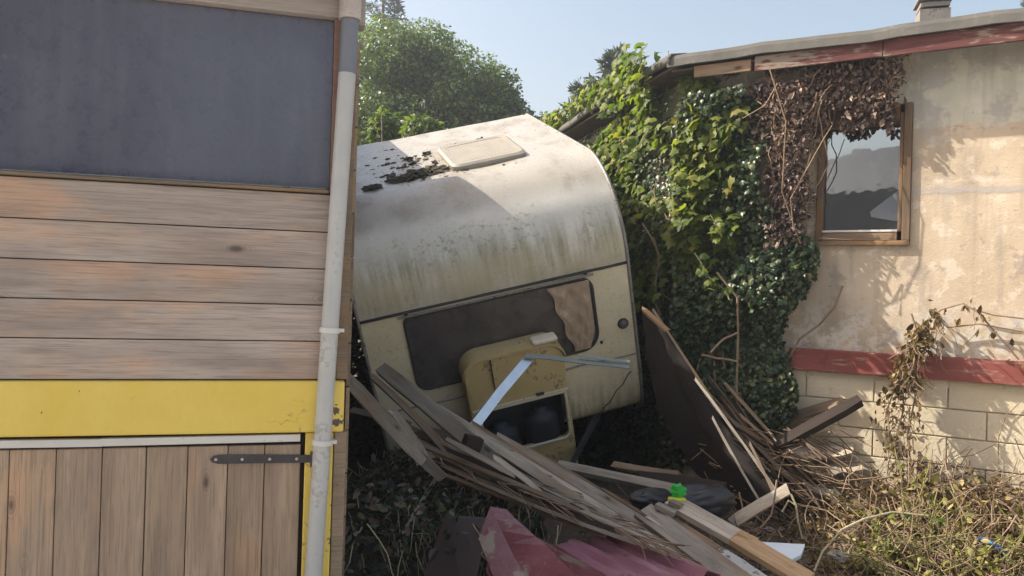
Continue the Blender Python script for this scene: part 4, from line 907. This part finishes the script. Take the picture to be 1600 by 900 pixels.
wl = []
for px, py in ((1010, 128), (1025, 122), (1038, 118), (1000, 135)):   # loose shoots rising above the felt
    wl.append(wander(at(px, py, 6.7) - Vector(O), (random.uniform(.1, .5), 0, .9), .32, 7, .25, .04))
twigs('loose_shoot', wl, .004, M['dry_stem'], vine, 4)
# dark small-leaved ivy on the main wall
ivy = thing('ivy', 'dark glossy small-leaved ivy hanging down the house wall to the rubbish', 'ivy', Matrix.Translation((2.0, 5.9, 0))); O = np.array([2.0, 5.9, 0])
def fi():
    if random.random() < .52:
        s = random.uniform(1.02, 2.05); z = random.uniform(.25, 3.1); lm = lump(s * 1.3, z, 8); edge = 1.13 + .12 * math.sin(z * 6) + (.0 if z > 1.2 else (1.2 - z) * .32) + (max(0, z - 1.95) * .42)
        if s < edge or lm < -.8: return None
        y = .04 + .22 * max(0, lm + .55) * random.random() ** .6 + .04 * random.random(); return (wallpt(s, y, z), NH * .8 + WNw * .2)
    t = random.uniform(0, 3.7); z = random.uniform(.2, 3.25); lm = lump(t, z, 12)
    if lm < -.95: return None
    return None if (z > 2.7 and random.random() < .5) else (wingpt(t, .03 + .14 * max(0, lm + .5) * random.random() ** .6, z), WNw)
P_, N_ = cloud(30000, fi); P_ = P_ - O; S_ = RNG.uniform(.024, .042, len(P_)) + .025 * RNG.random(len(P_)) ** 2
leaves(ivy, P_, oriented(N_, len(P_), .5, .55), S_, IVY, M['ivy'], 280, 'leaf', 'foliage', S_ - .15 * P_[:, 1] + RNG.uniform(0, .03, len(P_)))
sg = [[q - Vector(O) for q in clinging(wallpt, random.uniform(1.4, 1.9), random.uniform(.05, 1.2), random.uniform(.8, 1.8), 10, .25, .06)] for _ in range(20)]
sg += [[at(1152, 665, 5.75) - Vector(O), at(1151, 600, 5.73) - Vector(O), at(1153, 520, 5.73) - Vector(O), at(1152, 465, 5.72) - Vector(O), at(1120, 425, 5.75) - Vector(O)], wander(at(1152, 520, 5.72) - Vector(O), (-.6, -.1, -.5), .25, 5, .2), wander(at(1152, 565, 5.72) - Vector(O), (-.9, -.1, .1), .3, 5, .2)]
twigs('stem', sg, .008, M['dry_stem'], ivy, 5)
# light new shoots hanging in front
for k, (px, py, L) in enumerate(((1085, 395, .45), (1110, 335, .3), (1040, 190, .5), (1060, 270, .35))):
    p = at(px, py, 5.75 if px > 1000 else 5.95); sh = thing('vine_shoot', ['yellow green vine shoot dangling in front of the dark ivy', 'pale shoot with bright leaves just above the dangling one', 'sunlit shoot reaching out below the felt edge', 'bright shoot in the middle of the leafy vine', 'pale shoot by the lower corner of the window'][k], 'vine shoot', Matrix.Translation(p), 'bright shoots on the climbers')
    pts = wander((0, 0, 0), (random.uniform(-.6, .2), -.3, -.7), L, 8, .25); twigs('stem', [pts], .004, M['green_stem'], sh, 5)
    Q = np.array([pts[random.randint(1, 8)] for _ in range(16)]) + rdir(16, .03); leaves(sh, Q, oriented(np.array(NH), 16, .9, .5), RNG.uniform(.05, .09, 16), IVY, M['vine'], 16)
# dead vine round the window
dead = thing('dead_vine', 'dead brown vine with shrivelled leaves hanging round the window', 'dead vine', Matrix.Translation((2.2, 5.7, 2))); O = np.array([2.2, 5.7, 2])
def fd():
    r_ = random.random()
    if r_ < .60:
        s = random.uniform(.50, 1.62); z = random.uniform(2.74, 3.26); a_ = (s - .45) / .35
        if z < 2.76 + .05 * math.sin(s * 21) or (s < .56 and random.random() < .7 + .3 * (z < 2.95)): return None
        if lump(s * 2.2, z * 2.2, 21) < -.55: return None
        zz = 3.26 - z; y = .04 + .12 * random.random() * (1 - zz) + .05 * random.random()
        return (wallpt(s, y, z), NH)
    s = random.gauss(1.21, .09); z = random.uniform(1.95, 3.1)
    if s < 1.08 + .03 * math.sin(z * 13): return None
    return (wallpt(s, .04 + .20 * random.random(), z), NH)
P_, N_ = cloud(9000, fd); P_ = P_ - O; S_ = RNG.uniform(.012, .034, len(P_)) + .04 * RNG.random(len(P_)) ** 3
leaves(dead, P_, oriented(N_, len(P_), .2, .8, .7), S_, CURL, M['dead'], 280, 'leaf', 'foliage', S_ + .1 * (P_ * np.array(NH)).sum(1) + RNG.uniform(0, .03, len(P_)))
sg = []
for _ in range(40):
    s = random.uniform(.55, 1.5); sg.append([q - Vector(O) for q in clinging(wallpt, s, random.uniform(2.8, 3.1), random.uniform(.15, .4), 8, .5, random.uniform(.05, .15))])
for _ in range(45):
    sg.append([q - Vector(O) for q in clinging(wallpt, random.gauss(1.22, .08), random.uniform(1.95, 2.7), random.uniform(.3, .8), 10, .25, random.uniform(.05, .20))])
twigs('twig', sg, lambda: random.uniform(.0022, .0055), M['dry_stem'], dead, 4)['kind'] = 'stuff'
twigs('stem', [[at(1300, 196, 5.5) - Vector(O), at(1288, 215, 5.48) - Vector(O), at(1262, 262, 5.5) - Vector(O), at(1235, 310, 5.55) - Vector(O), at(1240, 360, 5.6) - Vector(O)], [at(1215, 130, 5.65) - Vector(O), at(1195, 165, 5.66) - Vector(O), at(1160, 185, 5.7) - Vector(O)],
    [at(1200, 100, 5.6) - Vector(O), at(1228, 190, 5.55) - Vector(O), at(1222, 300, 5.6) - Vector(O), at(1250, 380, 5.6) - Vector(O)], [at(1280, 372, 5.55) - Vector(O), at(1330, 375, 5.5) - Vector(O), at(1300, 400, 5.52) - Vector(O)]], .004, M['dry_stem'], dead, 5)
# dried creeper over the ledge
dry = thing('dried_creeper', 'dried brown creeper hanging over the red ledge to the ground', 'creeper', Matrix.Translation(at(1410, 640, 5.2))); O = np.array(at(1410, 640, 5.2)); OV_ = Vector(O)
def onw(px, py, y=.1): return RF @ onR(px, py, y)
main = [[(1400, 745, .25), (1398, 690, .22), (1412, 640, .2), (1410, 590, .17), (1428, 545, .14), (1445, 505, .10), (1470, 484, .10)], [(1470, 484, .10), (1505, 474, .13), (1530, 490, .14), (1560, 525, .13), (1592, 562, .1)],
    [(1505, 478, .06), (1550, 492, .05), (1600, 498, .04)], [(1440, 540, .1), (1424, 490, .12)], [(1424, 735, .22), (1418, 680, .2), (1430, 620, .2), (1425, 560, .14)], [(1392, 700, .22), (1386, 640, .21), (1405, 590, .18)], [(1480, 512, .05), (1530, 506, .05), (1598, 518, .04)]]
twigs('stem', [[onw(*q) - OV_ for q in ln] for ln in main], .006, M['dry_stem'], dry, 5)
def fc():
    ln = random.choice([0, 0, 0, 0, 4, 5, 1]); i0 = random.choice([None, 3, 4]); L_ = main[ln]; i = i0 if (ln == 0 and i0) else random.randrange(len(L_) - 1); f = random.random(); a, b = L_[i], L_[i + 1]
    if (ln == 1 and random.random() < .8) or (ln == 0 and i < 2 and random.random() < .5): return None
    p = onw(a[0] + (b[0] - a[0]) * f, a[1] + (b[1] - a[1]) * f, a[2] + (b[2] - a[2]) * f); return (p + Vector(rdir(1, .035)[0]), NH)
P_, N_ = cloud(620, fc); P_ = P_ - O; S_ = RNG.uniform(.02, .06, len(P_)) * np.where(P_[:, 2] > .05, 1.15, .8)
leaves(dry, P_, oriented(N_, len(P_), .1, .8, 1.2), S_, CURL, M['dry'], 280, 'leaf', 'foliage')
sg = [wander(Vector(P_[random.randrange(len(P_))]), (random.uniform(-.5, .5), -.1, -1), random.uniform(.08, .3), 5, .3) for _ in range(170)]
twigs('tendril', sg, .0025, M['dry_stem'], dry, 4)['kind'] = 'stuff'

# ================================================================== BRUSH, WEEDS, LITTER
def scatter_leaves(name, n, fn, tpl, mat, s0, s1, label, up=.9, sp=.8):
    P = np.array([q for q in (fn() for _ in range(n)) if q is not None]); k = len(P)
    o = link(name, leaf_mesh(name, P, basis(np.array([0, -.1, up]) + rdir(k, sp), rdir(k, 1)), RNG.uniform(s0, s1, k), tpl), mat); tag(o, label, None, None, 'stuff'); return o
def heap(px0, px1, py0, py1, dY=.25):
    px, py = random.uniform(px0, px1), random.uniform(py0, py1); Y = 1.32 * F / (py - 420) * 1.0
    p = at(px, py, min(5.35, max(3.6, Y))); return p
def brush():
    x = random.uniform(1.75, 3.7); y = random.uniform(3.9, 5.35); n_ = RFi @ Vector((x, y, 0))
    if n_.y < .03: return None
    k = max(0, 1 - n_.y / .9) * min(1, max(0, (x - 1.7) / .7))
    if x < 2.15 and random.random() < .75: return None
    return Vector((x, y, gz(x, y) + (.03 + .34 * k) * random.random() ** 1.3))
scatter_leaves('dry_leaves', 9500, brush, CURL, M['dry'], .022, .07, 'dry brown leaves heaped along the house wall')
seg = []
for _ in range(1200):
    p = brush()
    if p is not None: seg.append(wander(p, (random.uniform(-1, 1), random.uniform(-1, 1), random.uniform(-.1, .9)), random.uniform(.08, .55), 5, .35))
tag(twigs('dry_brush', seg, lambda: random.uniform(.0015, .004), M['dry_stem'], None, 3), 'tangle of dry brown stalks heaped below the cream wall', None, None, 'stuff')
seg = []
for _ in range(1100):
    x = random.uniform(.6, 3.6); y = random.uniform(3.6, 5.9); seg.append(wander((x, y, gz(x, y) + random.uniform(.0, .03)), (random.uniform(-1, 1), random.uniform(-1, 1), random.uniform(-.02, .12)), random.uniform(.06, .35), 4, .25))
tag(twigs('twig_litter', seg, lambda: random.uniform(.0015, .005), M['dry_stem'], None, 3), 'small twigs littering the dirt in front of the boards', None, None, 'stuff')
def lit():
    x = random.uniform(.5, 3.6); y = random.uniform(3.5, 5.9); return Vector((x, y, gz(x, y) + .006))
scatter_leaves('leaf_litter', 2600, lit, CURL, M['dead'], .015, .045, 'brown leaf litter over the trodden dirt')
# stones
sm = [blob('stone', 1, .8, .55, 60 + k, 7) for k in range(4)]
for q in sm: q.materials.append(M['stone'])
for k in range(46):
    x = random.uniform(.9, 3.1); y = random.uniform(3.9, 5.7); r_ = random.uniform(.012, .035) if k > 5 else random.uniform(.035, .055)
    tag(link('stone', sm[k % 4], None, None, Matrix.Translation((x, y, gz(x, y) + r_ * .3)) @ Matrix.Rotation(random.uniform(0, 6), 4, 'Z') @ Matrix.Scale(r_, 4)), ('larger' if r_ > .035 else 'small' if r_ > .022 else 'tiny') + ' grey brown stone on the dirt ' + ('near the red ledge wall' if y > 5.0 else 'among the weeds' if x > 2.0 else 'beside the flat planks'), 'stone', 'stones on the dirt')
o = tag(link('stone', sm[1], None, None, Matrix.Translation(at(1310, 868, 4.28)) @ Matrix.Scale(.05, 4)), 'pale rounded stone at the edge of the green weeds', 'stone', 'stones on the dirt')
# weeds along the lower right corner
wlab = ['low yellow green weed', 'sprawling pale weed', 'leafy olive weed', 'thin bright weed']
where = ['at the edge of the dirt near the pale stone', 'in the bottom corner below the blue scrap', 'beside the blue plastic scrap', 'in the middle of the weed patch', 'in front of the brush heap', 'against the frame edge under the cream blocks', 'between the pale stone and the creeper', 'at the bottom of the photo beside the dirt', 'behind the blue plastic scrap', 'lowest in the weed patch', 'where the brush meets the weeds']
wp = [(1360, 875), (1560, 895), (1520, 862), (1440, 850), (1415, 812), (1585, 812), (1375, 850), (1390, 892), (1590, 838), (1470, 893), (1450, 815)]
for k, (px, py) in enumerate(wp):
    Y = min(5.2, 1.30 * F / (py - 480 + 20)); Y = 5.15 - (py - 765) / 135 * .95; p = at(px, py, Y); p.z = gz(p.x, p.y) + .01
    wd2 = thing('weed', wlab[k % 4] + ' ' + where[k], 'weed', Matrix.Translation(p), 'weeds in the lower right corner')
    st = [wander((random.gauss(0, .05), random.gauss(0, .05), 0), (random.uniform(-.9, .9), random.uniform(-.7, .4), random.uniform(.2, .8)), random.uniform(.25, .6), 8, .22, .09) for _ in range(7)]
    twigs('stem', st, .0035, M['green_stem'], wd2, 4)
    Q = np.array([random.choice(s[2:]) for s in st for _ in range(14)]) + rdir(7 * 14, .025); nq = len(Q)
    leaves(wd2, Q, basis(np.array([0, -.2, .8]) + rdir(nq, .6), rdir(nq, 1)), RNG.uniform(.016, .04, nq) + .04 * RNG.random(nq) ** 3, OVAL, M['weed'], 14)
arc_ = thing('arching_stem', 'long pale stem arching over the dirt into the weeds', 'stem', Matrix.Translation(at(1272, 893, 4.15)))
twigs('stem', [[at(*q) - at(1272, 893, 4.15) for q in ((1272, 893, 4.15), (1285, 862, 4.2), (1315, 828, 4.27), (1350, 811, 4.33), (1395, 800, 4.4), (1450, 806, 4.4))]], .006, M['pale_stem'], arc_, 6)
lf_ = np.array([at(1395 + 14 * k, 802 + 2 * k, 4.4) - at(1272, 893, 4.15) for k in range(6)]); leaves(arc_, lf_, basis(np.array([0, -.4, .8]) + rdir(6, .3), rdir(6, 1)), RNG.uniform(.05, .09, 6), OVAL, M['shrub'], 6)
ws = thing('broken_twig', 'forked pale twig standing in the dirt below the laths', 'twig', Matrix.Translation(at(1250, 845, 4.55)))
twigs('stem', [[at(*q) - at(1250, 845, 4.55) for q in ((1254, 842, 4.55), (1247, 815, 4.56), (1244, 790, 4.58), (1236, 772, 4.6))], [at(*q) - at(1250, 845, 4.55) for q in ((1244, 790, 4.58), (1232, 782, 4.6), (1222, 800, 4.6))]], .006, M['pale_stem'], ws, 5)
ws = thing('broken_twig', 'dark curved twig on the dirt beside the lone grey board', 'twig', Matrix.Translation(at(1190, 820, 4.6)))
twigs('stem', [[at(*q) - at(1190, 820, 4.6) for q in ((1188, 825, 4.6), (1205, 805, 4.62), (1210, 780, 4.66), (1214, 750, 4.7))]], .006, M['dry_stem'], ws, 5)
ws = thing('wall_wire', 'thin wire curving down the cream block wall', 'wire', RF)
twigs('wire', [[onR(q[0], q[1], .02) for q in ((1594, 628), (1572, 650), (1560, 685), (1560, 735))]], .003, M['dry_stem'], ws, 5)

# shaded undergrowth beside the shed
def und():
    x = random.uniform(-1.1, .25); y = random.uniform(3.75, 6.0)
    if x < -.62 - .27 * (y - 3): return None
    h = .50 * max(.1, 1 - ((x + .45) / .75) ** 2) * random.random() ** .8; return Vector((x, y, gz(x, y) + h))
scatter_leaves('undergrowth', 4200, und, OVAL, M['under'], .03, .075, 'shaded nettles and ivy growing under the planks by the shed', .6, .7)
seg = []
for _ in range(260):
    p = und()
    if p is not None: seg.append(wander((p.x, p.y, gz(p.x, p.y)), (random.uniform(-.4, .4), random.uniform(-.4, .2), 1), random.uniform(.15, .5), 5, .25))
tag(twigs('dry_stalks', seg, .003, M['pale_stem'], None, 3), 'pale stalks standing in the shaded undergrowth', None, None, 'stuff')

scatter_leaves('withered_leaves', 420, und, CURL, M['dead'], .03, .08, 'pale withered leaves caught in the shaded undergrowth', .5, .9)
def shade_pt():
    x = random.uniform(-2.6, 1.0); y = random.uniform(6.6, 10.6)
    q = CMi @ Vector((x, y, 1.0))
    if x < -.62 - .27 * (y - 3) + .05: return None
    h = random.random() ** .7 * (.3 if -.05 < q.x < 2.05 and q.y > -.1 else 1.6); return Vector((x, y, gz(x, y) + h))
scatter_leaves('shade_leaves', 19000, shade_pt, OVAL, M['shade_leaf'], .06, .13, 'dark leaves added to deepen the shade behind and under the caravan', .6, .7)  # added leaf mass that keeps the gap behind the caravan dark

# ================================================================== TREES BEHIND
def tree(name, label, cat, base, height, r_tr, crown, n, s0, s1, tpl, mat, group=None, lumps=26, seed=1, fill=.9, up=.5):
    """crown: (cx, cy, cz, rx, ry, rz) from the base; leaves sit on clumps spread over the crown's volume"""
    rg = np.random.default_rng(seed); t = thing(name, label, cat, Matrix.Translation(base), group)
    cx, cy, cz, rx, ry, rz = crown
    top = Vector((cx, cy, cz + rz * .6)); m = MB(); pts = [Vector((0, 0, -.1)).lerp(top, k / 7) + Vector((random.gauss(0, .03) * height * .2, random.gauss(0, .03) * height * .2, 0)) for k in range(8)]
    m.tube(pts, [r_tr * (1 - .85 * k / 7) for k in range(8)], 10); m.build('trunk', M['bark'], t, smooth=True)
    D = rg.normal(0, 1, (lumps, 3)); D /= np.linalg.norm(D, axis=1, keepdims=True); D[:, 2] = np.maximum(D[:, 2], -.75); R_ = rg.uniform(.35, 1.0, lumps) ** .5
    Lc = D * R_[:, None] * np.array([rx, ry, rz]) * .86 + np.array([cx, cy, cz]); Lr = rg.uniform(.15, .34, lumps) * min(rx, rz)
    lb = []
    for c in Lc:
        k = random.uniform(.25, .8); a = Vector((0, 0, -.1)).lerp(top, k); lb.append([a, a.lerp(Vector(c), .5) + Vector((0, 0, -.04 * height * .2)), Vector(c)])
    m = MB()
    for l_ in lb: m.tube(l_, [r_tr * .32, r_tr * .2, r_tr * .07], 6)
    m.build('limbs', M['bark'], t)
    w_ = Lr ** 2; idx = rg.choice(lumps, n, p=w_ / w_.sum()); d = rg.normal(0, 1, (n, 3)); d /= np.linalg.norm(d, axis=1, keepdims=True); rr = rg.uniform(.2, 1.0, n) ** .45
    Pp = Lc[idx] + d * (rr * Lr[idx])[:, None] * np.array([1.15, 1.15, .85]); keep = vnoise(Pp, 6.0 / max(.6, rx * .5), seed) > -fill
    Pp, d = Pp[keep], d[keep]; n = len(Pp)
    B = basis(d * .8 + np.array([0, 0, up]) + rg.normal(0, .5, (n, 3)), d + rg.normal(0, .8, (n, 3)) + np.array([0, 0, -.3]))
    o = link('crown', leaf_mesh('crown', Pp, B, rg.uniform(s0, s1, n), tpl), mat, t); o['kind'] = 'stuff'; return t
def base(px, Y, z=.1): p = at(px, 460, Y); return Vector((p.x, p.y, z))
b = base(675, 17)
tree('broadleaf_tree', 'large rounded broadleaf tree behind the caravan roof', 'tree', b, 8, .22, (-.2, 0, 4.8, 2.35, 2.2, 2.65), 90000, .06, .115, QUAD, M['tree'], None, 95, 5, .75)
tree('broadleaf_tree', 'lower rounded bushy tree sloping down behind the caravan corner', 'tree', base(772, 16.5), 6, .16, (.05, .2, 4.0, 1.45, 1.5, 2.05), 56000, .06, .11, QUAD, M['tree'], None, 70, 9, .75)
tree('shrub', 'bright yellow green shrub just beyond the caravan roof beside the downpipe', 'shrub', base(585, 11.5), 4, .08, (.05, 0, 3.25, .85, .7, 1.15), 8000, .075, .14, OVAL, M['shrub'], None, 18, 12, .7)
def conifer(label, base_, H, R_, n, seed):
    rg = np.random.default_rng(seed); t = thing('conifer', label, 'tree', Matrix.Translation(base_)); m = MB(); m.tube([(0, 0, -.1), (0, 0, H * .5), (0, 0, H)], [H * .022, H * .013, .01], 8); m.build('trunk', M['bark'], t)
    m = MB(); Ps = []; Ds = []
    nb = 26 * 6
    for i in range(nb):
        z = H * (.10 + .90 * (i / nb)); q = rg.uniform(0, 6.283); L = R_ * (1 - i / nb) ** .8 * rg.uniform(.65, 1.1) + .12; dv = Vector((math.cos(q), math.sin(q), rg.uniform(-.15, .3)))
        pts = [Vector((0, 0, z)) + dv * L * k + Vector((0, 0, .25 * L * k * k - .15 * L * k)) for k in (0, .35, .7, 1)]; m.tube(pts, [.02, .014, .009, .003], 4)
        for _ in range(n // nb):
            k = rg.uniform(.2, 1); p = Vector((0, 0, z)) + dv * L * k + Vector((0, 0, .25 * L * k * k - .15 * L * k)); Ps.append(np.array(p) + rg.normal(0, .05, 3) * (1.2 - k) * 1.3); Ds.append(np.array(dv) + rg.normal(0, .55, 3) + np.array([0, 0, -.15]))
    m.build('branches', M['bark'], t); Ps = np.array(Ps); Ds = np.array(Ds)
    o = link('needles', leaf_mesh('needles', Ps, basis(rg.normal(0, 1, Ps.shape) + np.array([0, 0, .6]), Ds), rg.uniform(.10, .22, len(Ps)), (QUAD[0] * np.array([.38, 1, 1]), QUAD[1])), M['spruce'], t); o['kind'] = 'stuff'
conifer('blue green conifer showing above the felt roof edge and vine', base(955, 17, .2), 6.5, 2.9, 16000, 3)
conifer('second conifer with drooping tips left of the taller one', base(905, 16, .2), 5.6, 1.9, 6000, 4)
conifer('dark tall conifer whose tip stands behind the shed corner', base(585, 24, .2), 11.2, 2.3, 12000, 5)
conifer('distant conifer peeping over the roof end past the chimney', base(1600, 26, .2), 11.4, 2.2, 9000, 6)
# ------------------------------------------------------------------ the house across the yard that the window pane mirrors
nb_ = thing('neighbour_house', 'dark neighbouring house across the yard, mirrored in the window pane', 'house', Matrix.Translation((-4.2, -6.5, 0)))
MB().box((-9, -3, 0), (4, 0, 4.4)).build('wall', M['dark_board'], nb_)
m = MB(); m.add([(-9.3, .3, 4.3), (4.3, .3, 4.3), (3.4, -1.5, 5.75), (-9.3, -1.5, 5.75), (-9.3, -3.3, 4.3), (4.3, -3.3, 4.3)], [(0, 1, 2, 3), (3, 2, 5, 4), (0, 3, 4), (1, 5, 2)]); m.build('roof', M['sack'], nb_)

# ------------------------------------------------------------------ hazy summer air
hz_ = MB().box((-260, -260, -2), (260, 260, 15)).mesh('haze'); hm = bpy.data.materials.new('haze'); hm.use_nodes = True; hn = hm.node_tree
for q in list(hn.nodes):
    if q.type == 'BSDF_PRINCIPLED': hn.nodes.remove(q)
pv = hn.nodes.new('ShaderNodeVolumePrincipled'); pv.inputs['Color'].default_value = (.86, .9, .96, 1); pv.inputs['Density'].default_value = .0048; pv.inputs['Anisotropy'].default_value = .55
hn.links.new(pv.outputs[0], [q for q in hn.nodes if q.type == 'OUTPUT_MATERIAL'][0].inputs['Volume'])
tag(link('haze', hz_, hm), 'thin bright summer haze filling the yard', None, None, 'stuff')
